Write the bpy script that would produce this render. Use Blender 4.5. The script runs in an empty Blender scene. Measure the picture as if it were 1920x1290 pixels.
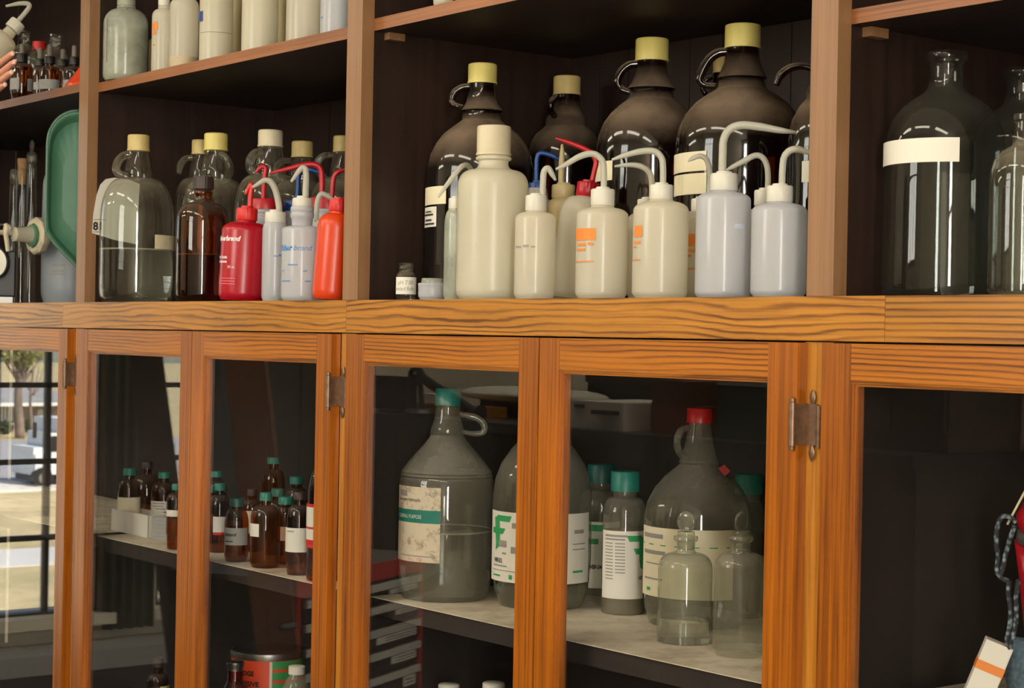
import bpy, bmesh, math, random
from mathutils import Vector, Matrix, Euler
random.seed(7)
sc = bpy.context.scene
COL = sc.collection
PI = math.pi
# ------------------------------------------------------------------ camera
IW, IH = 1920, 1290
FPX = 3425.6                                   # focal length in pixels of the 1920 wide frame
YAW, PITCH, ROLL = math.radians(51.953), math.radians(-.2034), math.radians(1.0839)
CAM = Vector((2.8443, -1.8277, -.0628))        # z = 0 is the top of the worktop
FWD = Vector((-math.sin(YAW)*math.cos(PITCH), math.cos(YAW)*math.cos(PITCH), math.sin(PITCH)))
_r = Vector((math.cos(YAW), math.sin(YAW), 0)); _u = _r.cross(FWD)
RGT = _r*math.cos(ROLL) + _u*math.sin(ROLL); UPV = -_r*math.sin(ROLL) + _u*math.cos(ROLL)
cam = bpy.data.objects.new('camera', bpy.data.cameras.new('camera')); COL.objects.link(cam)
cam.data.sensor_width = 36; cam.data.lens = FPX*36/IW; cam.data.clip_start = .05; cam.data.clip_end = 600
cam.matrix_world = Matrix(((RGT.x, UPV.x, -FWD.x, CAM.x), (RGT.y, UPV.y, -FWD.y, CAM.y), (RGT.z, UPV.z, -FWD.z, CAM.z), (0, 0, 0, 1)))
cam.data.dof.use_dof = True; cam.data.dof.focus_distance = 3.0; cam.data.dof.aperture_fstop = 16
sc.camera = cam
# ------------------------------------------------------------------ world, sun, daylight, exposure
FLOOR, CEIL, XL, XR, YB = -1.6, 1.75, -4.5, 4.7, -3.35      # the room
W2 = (-.62, .45, .25, 1.40)                              # window in the back wall: x0, x1, z0, z1
W3 = (-3.05, -2.45, -1.0, 1.35)                            # window in the right wall: y0, y1, z0, z1
sc.view_settings.view_transform = 'Standard'; sc.view_settings.look = 'None'
sc.view_settings.exposure = 0.12; sc.view_settings.gamma = 1; sc.view_settings.use_curve_mapping = False
world = bpy.data.worlds.new('sky'); sc.world = world; world.use_nodes = True
wn = world.node_tree.nodes; bg = wn['Background']
sky = wn.new('ShaderNodeTexSky'); sky.sky_type = 'NISHITA'; sky.sun_disc = False; sky.sun_elevation = math.radians(45); sky.sun_rotation = math.radians(100)
world.node_tree.links.new(sky.outputs[0], bg.inputs['Color']); bg.inputs['Strength'].default_value = .42
def lamp(name, kind, loc, rot, energy, color, **kw):
    l = bpy.data.lights.new(name, kind); l.energy = energy; l.color = color
    for k, v in kw.items(): setattr(l, k, v)
    o = bpy.data.objects.new(name, l); COL.objects.link(o); o.location = loc; o.rotation_euler = rot
    return o
lamp('sun', 'SUN', (10, -3, 20), Vector((1, -.35, 1.0)).to_track_quat('Z', 'Y').to_euler(), 17, (1, .96, .88), angle=.01)
lamp('daylight', 'AREA', ((W2[0]+W2[1])/2, YB-.14, (W2[2]+W2[3])/2), (PI/2, 0, 0), 42, (1, .93, .80), shape='RECTANGLE', size=W2[1]-W2[0], size_y=W2[3]-W2[2])
lamp('daylight', 'AREA', (XR+.14, (W3[0]+W3[1])/2, (W3[2]+W3[3])/2), (PI/2, 0, PI/2), 130, (1, .96, .90), shape='RECTANGLE', size=W3[1]-W3[0], size_y=W3[3]-W3[2])
sc.cycles.transparent_max_bounces = 40; sc.cycles.max_bounces = 12; sc.cycles.sample_clamp_indirect = 4
# ------------------------------------------------------------------ pixel helpers (a pixel of the 1920x1290 frame on a plane of the room)
def ray(px, py): return FWD + RGT*((px-IW/2)/FPX) - UPV*((py-IH/2)/FPX)
def on(px, py, ax, v):
    d = ray(px, py); return CAM + d*((v-CAM[ax])/d[ax])
def AT(px, py, y): return on(px, py, 1, y)
def PPM(p): return FPX/((Vector(p)-CAM).dot(FWD))
def flip(p): return Vector((p.x, -p.y, p.z))               # what a door pane shows stands mirrored in the room
def MIR(px, py, d): return flip(AT(px, py, d))
# ------------------------------------------------------------------ objects
def tag(o, label=None, cat=None, group=None, kind=None):
    for k, v in (('label', label), ('category', cat), ('group', group), ('kind', kind)):
        if v: o[k] = v
    return o
def thing(name, loc, label, cat, group=None, rz=0):
    o = bpy.data.objects.new(name, None); o.empty_display_size = .05; COL.objects.link(o)
    o.location = loc; o.rotation_euler = (0, 0, rz)
    return tag(o, label, cat, group)
def obj(name, bm, mats, parent=None, smooth=False, bevel=0, label=None):
    if bevel:
        es = [e for e in bm.edges if len(e.link_faces) == 2 and e.calc_face_angle(0) > .5]
        bmesh.ops.bevel(bm, geom=es, offset=bevel, segments=2, profile=.6, affect='EDGES', clamp_overlap=True)
    bmesh.ops.recalc_face_normals(bm, faces=bm.faces[:])
    me = bpy.data.meshes.new(name); bm.to_mesh(me); bm.free()
    for m in (mats if isinstance(mats, (list, tuple)) else [mats]): me.materials.append(m)
    if smooth:
        for p in me.polygons: p.use_smooth = True
        if smooth != 'all':
            try: me.set_sharp_from_angle(angle=math.radians(smooth if smooth is not True else 40))
            except Exception: pass
    o = bpy.data.objects.new(name, me); COL.objects.link(o)
    if parent: o.parent = parent
    if label: o['label'] = label
    return o
def struct(name, bm, m, **k): return tag(obj(name, bm, m, **k), kind='structure')
def box(bm, x0, x1, y0, y1, z0, z1, mi=0, rot=None):
    vs = [bm.verts.new((x, y, z)) for x in (x0, x1) for y in (y0, y1) for z in (z0, z1)]
    fs = [(0, 1, 3, 2), (4, 6, 7, 5), (0, 4, 5, 1), (2, 3, 7, 6), (0, 2, 6, 4), (1, 5, 7, 3)]
    for f in fs: bm.faces.new([vs[i] for i in f]).material_index = mi
    if rot: bmesh.ops.transform(bm, matrix=rot, verts=vs)
    return vs
def B(*boxes):
    bm = bmesh.new()
    for b in boxes: box(bm, *b)
    return bm
def lathe(prof, seg=40, ridges=0, rr=(0, 0), bm=None, cap=True):
    """prof: (r, z) top to bottom; ridges: knurls between heights rr"""
    bm = bm or bmesh.new(); rings = []
    if ridges: seg = ridges*4
    for r, z in prof:
        ring = []
        for i in range(seg):
            q = r
            if ridges and rr[0] <= z <= rr[1] and i % 4 in (0, 1): q = r*.955
            a = 2*PI*i/seg
            ring.append(bm.verts.new((q*math.cos(a), q*math.sin(a), z)))
        rings.append(ring)
    for a, b in zip(rings, rings[1:]):
        for i in range(seg):
            j = (i+1) % seg; bm.faces.new((a[i], b[i], b[j], a[j]))
    if cap:
        if prof[0][0] > 1e-5: bm.faces.new(rings[0])
        if prof[-1][0] > 1e-5: bm.faces.new(rings[-1][::-1])
    return bm
def spline(pts, n=8):
    """Catmull-Rom through pts"""
    P = [Vector(p) for p in pts]; P = [2*P[0]-P[1]] + P + [2*P[-1]-P[-2]]; out = []
    for i in range(1, len(P)-2):
        for k in range(n):
            t = k/n; a, b, c, d = P[i-1:i+3]
            out.append(.5*((2*b)+(c-a)*t+(2*a-5*b+4*c-d)*t*t+(3*b-a-3*c+d)*t**3))
    return out + [P[-2]]
def tube(pts, rad, seg=10, n=8, bm=None, smooth=True):
    """swept tube; rad is one radius or one per given point"""
    bm = bm or bmesh.new()
    path = spline(pts, n) if smooth else [Vector(p) for p in pts]
    N = len(path); rs = rad if isinstance(rad, (list, tuple)) else [rad]*len(pts)
    def R(i):
        t = i/(N-1)*(len(rs)-1); k = min(int(t), len(rs)-2); return rs[k]+(rs[k+1]-rs[k])*(t-k)
    rings = []; ref = Vector((.13, .37, .92))
    for i, p in enumerate(path):
        t = (path[min(i+1, N-1)]-path[max(i-1, 0)]).normalized()
        a = t.cross(ref)
        if a.length < 1e-3: a = t.cross(Vector((1, 0, 0)))
        a.normalize(); b = t.cross(a); ref = -a.cross(t) if False else ref
        rings.append([bm.verts.new(p+(a*math.cos(2*PI*k/seg)+b*math.sin(2*PI*k/seg))*R(i)) for k in range(seg)])
    for A_, B_ in zip(rings, rings[1:]):
        for k in range(seg):
            j = (k+1) % seg; bm.faces.new((A_[k], A_[j], B_[j], B_[k]))
    bm.faces.new(rings[0][::-1]); bm.faces.new(rings[-1])
    return bm
def patch(R, a0, a1, z0, z1, t=.0007, n=16, bm=None):
    """a label wrapped on a cylinder of radius R"""
    bm = bm or bmesh.new(); g = []
    for rr_ in (R+.0003, R+.0003+t):
        g.append([[bm.verts.new((rr_*math.cos(a0+(a1-a0)*i/n), rr_*math.sin(a0+(a1-a0)*i/n), z)) for i in range(n+1)] for z in (z0, z1)])
    I, O = g
    for i in range(n):
        bm.faces.new((O[0][i], O[0][i+1], O[1][i+1], O[1][i])); bm.faces.new((I[0][i], I[1][i], I[1][i+1], I[0][i+1]))
        bm.faces.new((O[0][i], I[0][i], I[0][i+1], O[0][i+1])); bm.faces.new((O[1][i], O[1][i+1], I[1][i+1], I[1][i]))
    for i in (0, n): bm.faces.new((O[0][i], O[1][i], I[1][i], I[0][i]))
    return bm
def text_mesh(s, h, shear=0, bold=0):
    """flat letters of cap height h as a bmesh, width from 0"""
    c = bpy.data.curves.new('lettering', 'FONT'); c.body = s; c.size = h/.72; c.shear = shear; c.extrude = .0; c.offset = bold; c.resolution_u = 3
    o = bpy.data.objects.new('lettering', c); COL.objects.link(o)
    bpy.context.view_layer.update()
    me = bpy.data.meshes.new_from_object(o.evaluated_get(bpy.context.evaluated_depsgraph_get()))
    bm = bmesh.new(); bm.from_mesh(me)
    bpy.data.objects.remove(o); bpy.data.curves.remove(c); bpy.data.meshes.remove(me)
    w = max([v.co.x for v in bm.verts] or [0]); bmesh.ops.subdivide_edges(bm, edges=[e for e in bm.edges if e.calc_length() > .006], cuts=2)
    return bm, w
# ------------------------------------------------------------------ materials
def lin(r, g, b):
    f = lambda c: (c/255/12.92 if c <= 10 else ((c/255+.055)/1.055)**2.4)
    return (f(r), f(g), f(b), 1)
def newmat(name):
    m = bpy.data.materials.new(name); m.use_nodes = True; nt = m.node_tree; nt.nodes.clear()
    out = nt.nodes.new('ShaderNodeOutputMaterial')
    def N(t, **k):
        n = nt.nodes.new('ShaderNode'+t)
        for a, v in k.items():
            if a in n.inputs.keys(): n.inputs[a].default_value = v
            else: setattr(n, a, v)
        return n
    return m, nt, out, N, nt.links.new
def mat(name, col, rough=.5, metal=0, spec=.5, noise=0, nscale=30, coat=0, stretch=(1, 1, 1), bump=0, trans=0, tcol=None):
    """principled, with a slight mottling; trans mixes in translucency (milky plastic)"""
    m, nt, out, N, L = newmat(name)
    p = N('BsdfPrincipled', Roughness=rough, Metallic=metal); p.inputs['Specular IOR Level'].default_value = spec
    p.inputs['Coat Weight'].default_value = coat; p.inputs['Coat Roughness'].default_value = .12
    p.inputs['Base Color'].default_value = col
    if noise or bump:
        tc = N('TexCoord'); mp = N('Mapping', Scale=stretch); ns = N('TexNoise', Scale=nscale, Detail=4)
        L(tc.outputs['Object'], mp.inputs[0]); L(mp.outputs[0], ns.inputs[0])
    if noise:
        hs = N('HueSaturation'); hs.inputs['Color'].default_value = col
        mr = N('MapRange'); mr.inputs[1].default_value = .3; mr.inputs[2].default_value = .7; mr.inputs[3].default_value = 1-noise; mr.inputs[4].default_value = 1+noise
        L(ns.outputs[0], mr.inputs[0]); L(mr.outputs[0], hs.inputs['Value']); L(hs.outputs[0], p.inputs['Base Color'])
    if bump:
        b = N('Bump', Strength=bump, Distance=.002); L(ns.outputs[0], b.inputs['Height']); L(b.outputs[0], p.inputs['Normal'])
    sh = p.outputs[0]
    if trans:
        t = N('BsdfTranslucent'); t.inputs[0].default_value = tcol or col
        mx = N('MixShader'); mx.inputs[0].default_value = trans; L(sh, mx.inputs[1]); L(t.outputs[0], mx.inputs[2]); sh = mx.outputs[0]
    L(sh, out.inputs[0]); return m
def glass(name, tint=(1, 1, 1, 1), haze=.0, hazecol=(.3, .28, .24, 1), dust=0, dustcol=(.30, .26, .20, 1), rough=.02, base=.06, edge=.9):
    """blown glass wall: clear (or tinted) with a sheen that grows towards the rim, a film of haze and dust lying on what faces up"""
    m, nt, out, N, L = newmat(name)
    tr = N('BsdfTransparent'); tr.inputs[0].default_value = tint
    gl = N('BsdfGlossy', Roughness=rough); lw = N('LayerWeight', Blend=.5)
    pw = N('Math', operation='POWER'); pw.inputs[1].default_value = 4; L(lw.outputs['Facing'], pw.inputs[0])
    ma = N('Math', operation='MULTIPLY_ADD'); ma.inputs[1].default_value = edge; ma.inputs[2].default_value = base; L(pw.outputs[0], ma.inputs[0])
    mx = N('MixShader'); L(ma.outputs[0], mx.inputs[0]); L(tr.outputs[0], mx.inputs[1]); L(gl.outputs[0], mx.inputs[2]); sh = mx.outputs[0]
    tc = N('TexCoord'); ns = N('TexNoise', Scale=22, Detail=5); L(tc.outputs['Object'], ns.inputs[0])
    if haze:
        d = N('BsdfDiffuse'); d.inputs[0].default_value = hazecol; h = N('MixShader')
        k = N('MapRange'); k.inputs[1].default_value = .25; k.inputs[2].default_value = .75; k.inputs[3].default_value = haze*.65; k.inputs[4].default_value = haze*1.35
        L(ns.outputs[0], k.inputs[0]); L(k.outputs[0], h.inputs[0]); L(sh, h.inputs[1]); L(d.outputs[0], h.inputs[2]); sh = h.outputs[0]
    if dust:
        g = N('NewGeometry'); s = N('SeparateXYZ'); L(g.outputs['Normal'], s.inputs[0])
        r = N('MapRange'); r.inputs[1].default_value = .12; r.inputs[2].default_value = .62; r.inputs[3].default_value = 0; r.inputs[4].default_value = dust; L(s.outputs['Z'], r.inputs[0])
        k = N('MapRange'); k.inputs[1].default_value = .3; k.inputs[2].default_value = .6; k.inputs[3].default_value = .6; k.inputs[4].default_value = 1.0; L(ns.outputs[0], k.inputs[0])
        mm = N('Math', operation='MULTIPLY'); L(r.outputs[0], mm.inputs[0]); L(k.outputs[0], mm.inputs[1])
        d = N('BsdfDiffuse'); d.inputs[0].default_value = dustcol; h = N('MixShader')
        L(mm.outputs[0], h.inputs[0]); L(sh, h.inputs[1]); L(d.outputs[0], h.inputs[2]); sh = h.outputs[0]
    L(sh, out.inputs[0]); return m
def liquid(name, col, ior=1.33):
    m, nt, out, N, L = newmat(name)
    g = N('BsdfGlass', Roughness=0, IOR=ior); g.inputs[0].default_value = col; L(g.outputs[0], out.inputs[0]); return m
def wood(name, light, dark, axis='x', gap=.0095, swirl=.045, rough=.3, coat=.3, amt=.8, pores=.3, seed=0, tone=.14, wave=1.0):
    """sawn timber: dark growth lines along the board that swirl where it is flat sawn, fine pores, slow changes of tone"""
    m, nt, out, N, L = newmat(name)
    tc = N('TexCoord'); mp0 = N('Mapping'); mp0.inputs['Location'].default_value = (seed*1.37, seed*.71, seed*.53)
    if axis == 'z': mp0.inputs['Rotation'].default_value = (0, PI/2, 0)
    if axis == 'y': mp0.inputs['Rotation'].default_value = (0, 0, PI/2)
    L(tc.outputs['Object'], mp0.inputs[0])                              # from here on x runs along the board
    def noise(sx, sy, sz, detail=2, rough_=.5):
        mp = N('Mapping'); mp.inputs['Scale'].default_value = (sx, sy, sz); L(mp0.outputs[0], mp.inputs[0])
        n = N('TexNoise', Scale=1.0, Detail=detail); n.inputs['Roughness'].default_value = rough_; L(mp.outputs[0], n.inputs[0]); return n.outputs[0]
    def math_(op, a, b=None, c=None):
        n = N('Math', operation=op)
        for k, v in enumerate((a, b, c)):
            if v is None: continue
            if isinstance(v, (int, float)): n.inputs[k].default_value = v
            else: L(v, n.inputs[k])
        return n.outputs[0]
    def rng(a, f0, f1, t0, t1):
        n = N('MapRange'); L(a, n.inputs[0]); n.inputs[1].default_value = f0; n.inputs[2].default_value = f1; n.inputs[3].default_value = t0; n.inputs[4].default_value = t1; return n.outputs[0]
    sp = N('SeparateXYZ'); L(mp0.outputs[0], sp.inputs[0])
    zz = math_('ADD', sp.outputs['Z'], math_('MULTIPLY', sp.outputs['Y'], .6))
    ph = math_('ADD', zz, math_('MULTIPLY', noise(2.3, 6, 15, 1), swirl)); ph = math_('ADD', ph, math_('MULTIPLY', noise(9, 20, 45, 3), swirl*.2))
    fr = math_('FRACT', math_('DIVIDE', ph, gap))
    cr = N('ValToRGB'); e = cr.color_ramp.elements; e[0].position = 0; e[0].color = (.35, .35, .35, 1); e[1].position = 1; e[1].color = (.6, .6, .6, 1)
    for q, v in ((.12, .05), (.55, .12), (.84, 1.0)): a = e.new(q); a.color = (v, v, v, 1)
    L(fr, cr.inputs[0])
    line = math_('MULTIPLY', math_('MULTIPLY', cr.outputs[0], rng(noise(2.5, 4, 22, 2), .3, .7, .35, 1.15)), amt*wave)
    pore = rng(noise(7, 70, 330, 2), .5, .75, 0, pores); streak = rng(noise(1.4, 40, 80, 3, .6), .35, .75, 0, amt*(.35+.5*(1-wave)))
    ad = N('Math', operation='ADD'); ad.use_clamp = True; L(line, ad.inputs[0]); L(math_('ADD', pore, streak), ad.inputs[1])
    mx = N('Mix', data_type='RGBA'); mx.inputs[6].default_value = light; mx.inputs[7].default_value = dark; L(ad.outputs[0], mx.inputs[0])
    hs = N('HueSaturation'); L(mx.outputs[2], hs.inputs['Color']); L(rng(noise(1.6, 5, 9, 3), .3, .7, 1-tone, 1+tone), hs.inputs['Value'])
    p = N('BsdfPrincipled', Roughness=rough); p.inputs['Coat Weight'].default_value = coat; p.inputs['Coat Roughness'].default_value = .22
    L(hs.outputs[0], p.inputs['Base Color'])
    bp = N('Bump', Strength=.12, Distance=.001); bp.invert = True; L(ad.outputs[0], bp.inputs['Height']); L(bp.outputs[0], p.inputs['Normal'])
    L(p.outputs[0], out.inputs[0]); return m
def stained(name, col, stain, scale=40, lo=.5, hi=.68, rough=.7):
    m, nt, out, N, L = newmat(name)
    tc = N('TexCoord'); ns = N('TexNoise', Scale=scale, Detail=6, Roughness=.7); L(tc.outputs['Object'], ns.inputs[0])
    r = N('MapRange'); r.inputs[1].default_value = lo; r.inputs[2].default_value = hi; L(ns.outputs[0], r.inputs[0])
    mx = N('Mix', data_type='RGBA'); mx.inputs[6].default_value = col; mx.inputs[7].default_value = stain; L(r.outputs[0], mx.inputs[0])
    p = N('BsdfPrincipled', Roughness=rough); L(mx.outputs[2], p.inputs['Base Color']); L(p.outputs[0], out.inputs[0]); return m
M = {}
OL, OD = lin(190, 128, 40), lin(98, 52, 14)
M['oak_x'] = wood('oak_lengthwise', OL, OD)
M['oak_x2'] = wood('oak_rail', lin(184, 110, 20), lin(96, 46, 8), 'x', .0075, .022, seed=3)
M['oak_z'] = wood('oak_upright', lin(178, 100, 18), lin(86, 40, 6), 'z', .009, .012, seed=1, amt=.95, wave=.3)
M['oak_z2'] = wood('oak_frame', lin(200, 134, 42), lin(124, 70, 18), 'z', .012, .02, seed=5, amt=.7, wave=.35)
M['post'] = wood('brown_post', lin(146, 108, 74), lin(108, 72, 46), 'z', .012, .01, amt=.5, pores=.25, rough=.4, coat=.1, seed=2, wave=.1)
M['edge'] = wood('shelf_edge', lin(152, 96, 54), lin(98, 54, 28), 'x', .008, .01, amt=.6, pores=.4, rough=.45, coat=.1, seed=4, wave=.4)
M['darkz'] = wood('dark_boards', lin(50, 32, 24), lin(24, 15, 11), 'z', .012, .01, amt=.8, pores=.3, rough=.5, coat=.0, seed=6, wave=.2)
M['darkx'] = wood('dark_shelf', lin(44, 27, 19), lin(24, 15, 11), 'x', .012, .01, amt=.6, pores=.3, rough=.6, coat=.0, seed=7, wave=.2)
M['inner'] = mat('cabinet_inside', lin(42, 34, 27), .7, noise=.2, nscale=8)
M['paper_shelf'] = stained('shelf_paper', lin(226, 214, 188), lin(180, 162, 136), 14, .45, .7, .6)
M['pane'] = glass('window_glass', base=.052, edge=.95, rough=.0)
M['hinge'] = mat('antique_brass', lin(130, 105, 85), .4, .75, noise=.2, nscale=90)
M['wall'] = mat('painted_wall', lin(226, 218, 196), .8, noise=.05, nscale=5)
M['ceil'] = mat('ceiling_paint', lin(225, 220, 208), .9, noise=.03, nscale=4)
M['floor'] = mat('floor_tile', lin(92, 84, 74), .4, noise=.15, nscale=6)
M['winframe'] = mat('dark_window_steel', lin(52, 48, 42), .5, .1, noise=.1)
# plastics
PW = lin(232, 228, 216)
M['pe'] = mat('milky_plastic', lin(240, 234, 216), .22, spec=.6, trans=.56, noise=.03, nscale=12)
M['pe_blue'] = mat('bluish_milky_plastic', lin(224, 225, 228), .2, spec=.6, trans=.5, noise=.03, nscale=12)
M['pe_cream'] = mat('cream_milky_plastic', lin(236, 230, 208), .26, spec=.5, trans=.45, noise=.04, nscale=10)
M['pe_old'] = mat('yellowed_plastic', lin(205, 188, 140), .35, trans=.3, noise=.05, nscale=12)
M['pe_tube'] = mat('clear_tubing', lin(226, 224, 210), .3, trans=.5)
M['pe_cap'] = mat('white_cap', lin(230, 226, 212), .35, trans=.15)
M['cream_cap'] = mat('cream_cap', lin(208, 196, 166), .4, noise=.04, nscale=25)
M['yellow_cap'] = mat('yellow_cap', lin(222, 205, 118), .42, noise=.07, nscale=20)
M['tan_cap'] = mat('tan_cap', lin(205, 182, 118), .45, noise=.1, nscale=25)
M['red'] = mat('red_plastic', lin(168, 12, 32), .28, noise=.03)
M['redcap'] = mat('red_cap', lin(205, 40, 38), .35)
M['darkred'] = mat('dark_red_cap', lin(176, 24, 34), .35)
M['orange'] = mat('orange_plastic', lin(222, 68, 24), .3, trans=.1, noise=.03)
M['blue'] = mat('blue_cap', lin(28, 66, 130), .35)
M['teal'] = mat('teal_cap', lin(36, 128, 112), .4)
M['tealdark'] = mat('dark_teal_cap', lin(30, 92, 84), .4)
M['black'] = mat('black_plastic', lin(30, 27, 26), .4)
M['blackcap'] = mat('brown_black_cap', lin(58, 44, 40), .45)
M['white'] = mat('white_label', lin(228, 224, 210), .6)
M['tape'] = mat('masking_tape', lin(222, 208, 170), .65, noise=.06, nscale=60)
M['cream'] = mat('cream_paper', lin(232, 222, 190), .65, noise=.04, nscale=40)
M['greylabel'] = mat('grey_label', lin(160, 160, 156), .6, noise=.06, nscale=50)
M['oldlabel'] = stained('stained_label', lin(214, 200, 172), lin(118, 84, 62), 55, .52, .74)
M['ink'] = mat('black_ink', lin(38, 34, 34), .6)
M['inkgrey'] = mat('grey_print', lin(150, 146, 138), .6)
M['inkblue'] = mat('blue_print', lin(84, 140, 200), .5)
M['inkorange'] = mat('orange_print', lin(228, 132, 44), .5)
M['inkgreen'] = mat('green_print', lin(48, 160, 92), .5)
M['inkteal'] = mat('teal_print', lin(30, 122, 104), .5)
M['inkwhite'] = mat('white_print', lin(235, 222, 222), .5)
M['inkred'] = mat('red_print', lin(205, 42, 40), .5)
M['amber'] = glass('amber_glass', (.55, .24, .06, 1), haze=.02, hazecol=(.12, .06, .03, 1), dust=.18, base=.05)
M['amberdark'] = glass('dark_amber_glass', (.22, .075, .016, 1), haze=.03, hazecol=(.10, .06, .04, 1), dust=.85, dustcol=lin(130, 112, 94), base=.05, rough=.07)
M['clear'] = glass('clear_glass', (.93, .95, .92, 1), haze=.03, hazecol=lin(150, 140, 116), dust=.34, dustcol=lin(160, 150, 128), base=.045)
M['clearold'] = glass('greenish_glass', (.84, .89, .86, 1), haze=.012, hazecol=lin(130, 132, 120), dust=.12, dustcol=lin(120, 118, 105), base=.04, edge=.75)
M['clearhaze'] = glass('hazy_glass', (.90, .92, .88, 1), haze=.15, hazecol=lin(175, 170, 148), dust=.35, dustcol=lin(170, 165, 150))
M['plasticclear'] = glass('clear_plastic', (.88, .90, .84, 1), haze=.38, hazecol=lin(205, 208, 190), rough=.18, base=.06)
M['water'] = liquid('clear_liquid', (.97, .98, .96, 1))
M['brownliq'] = liquid('amber_liquid', (.55, .28, .10, 1), 1.36)
M['enamel'] = mat('green_enamel', lin(78, 126, 98), .4, noise=.1, nscale=9, coat=.0, spec=.35)
M['carboy'] = mat('blue_grey_carboy', lin(170, 178, 186), .35, trans=.3, noise=.05)
M['pullgrey'] = mat('grey_pull', lin(196, 194, 184), .5)
M['line'] = glass('waterline', (.9, .92, .88, 1), haze=.45, hazecol=lin(200, 196, 176))
M['steel'] = mat('dull_steel', lin(150, 148, 142), .35, .9)
M['cork'] = mat('cork', lin(178, 140, 98), .8, noise=.15, nscale=120)
M['skin'] = mat('skin', lin(214, 150, 124), .5, noise=.05, nscale=40)
M['rubber'] = mat('grey_rubber_bulb', lin(110, 104, 90), .6)
# ------------------------------------------------------------------ the room
def hole_wall(u0, u1, z0, z1, holes):
    """rectangles of a wall around its openings: holes (a0,a1,b0,b1) sorted along u"""
    out = []; u = u0
    for a0, a1, b0, b1 in holes:
        out += [(u, a0, z0, z1), (a0, a1, z0, b0), (a0, a1, b1, z1)]; u = a1
    return out + [(u, u1, z0, z1)]
LW = [(-2.17, -1.955, -1.281, 1.0), (-1.674, -.76, -1.281, 1.0)]     # openings of the left wall
struct('floor', B((XL-.2, XR+.2, YB-.2, .75, FLOOR-.1, FLOOR)), M['floor'])
struct('ceiling', B((XL-.2, XR+.2, YB-.2, .75, CEIL, CEIL+.1)), M['ceil'])
struct('wall_left', B(*[(XL-.2, XL, a, b, c, d) for a, b, c, d in hole_wall(YB-.2, .75, FLOOR, CEIL, LW)]), M['wall'])
struct('wall_right', B(*[(XR, XR+.2, a, b, c, d) for a, b, c, d in hole_wall(YB-.2, .75, FLOOR, CEIL, [W3])]), M['wall'])
struct('wall_back', B(*[(a, b, YB-.2, YB, c, d) for a, b, c, d in hole_wall(XL, XR, FLOOR, CEIL, [W2])]), M['wall'])
struct('wall_front', B((XL, XR, .55, .75, FLOOR, CEIL)), M['wall'])
def window(n, ax, at, u0, u1, z0, z1, nu, nz, glazed=True):
    """a steel window standing in the wall that is perpendicular to ax"""
    def bx(bm, a, b, c, d, t0, t1):
        if ax == 0: box(bm, at+t0, at+t1, a, b, c, d)
        else: box(bm, a, b, at+t0, at+t1, c, d)
    bm = bmesh.new(); f = .011
    for a, b, c, d in ((u0, u0+f, z0, z1), (u1-f, u1, z0, z1), (u0, u1, z0, z0+f), (u0, u1, z1-f, z1)): bx(bm, a, b, c, d, -.06, .0)
    for i in range(1, nu): u = u0+(u1-u0)*i/nu; bx(bm, u-.011, u+.011, z0, z1, -.05, -.015)
    for i in range(1, nz): z = z0+(z1-z0)*i/nz; bx(bm, u0, u1, z-.011, z+.011, -.05, -.015)
    o = struct('window_%d' % n, bm, M['winframe'])
    if glazed:
        bm = bmesh.new(); bx(bm, u0+.005, u1-.005, z0+.005, z1-.005, -.034, -.030); obj('pane', bm, M['pane'], o)
    bm = bmesh.new(); bx(bm, u0-.05, u1+.05, z0-.05, z0-.002, -.02 if glazed else 0, .09); obj('window_sill', bm, M['wall'], o)
window(1, 0, XL, LW[1][0], LW[1][1], -1.281, 1.0, 4, 7)
window(2, 0, XL, LW[0][0], LW[0][1], -1.281, 1.0, 1, 7)
def inward(n, ax, at, u0, u1, z0, z1, nu, nz, s):                     # the two windows on the camera's side of the room
    bm = bmesh.new()
    def bx(a, b, c, d):
        y0, y1 = sorted((at-s*.07, at-s*.02))
        if ax == 0: box(bm, y0, y1, a, b, c, d)
        else: box(bm, a, b, y0, y1, c, d)
    for a, b, c, d in ((u0, u0+.03, z0, z1), (u1-.03, u1, z0, z1), (u0, u1, z0, z0+.03), (u0, u1, z1-.03, z1)): bx(a, b, c, d)
    for i in range(1, nu): u = u0+(u1-u0)*i/nu; bx(u-.012, u+.012, z0, z1)
    for i in range(1, nz): z = z0+(z1-z0)*i/nz; bx(u0, u1, z-.012, z+.012)
    struct('window_%d' % n, bm, M['winframe'])
inward(3, 1, YB, W2[0], W2[1], W2[2], W2[3], 3, 3, 1)
inward(4, 0, XR, W3[0], W3[1], W3[2], W3[3], 1, 3, -1)
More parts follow.
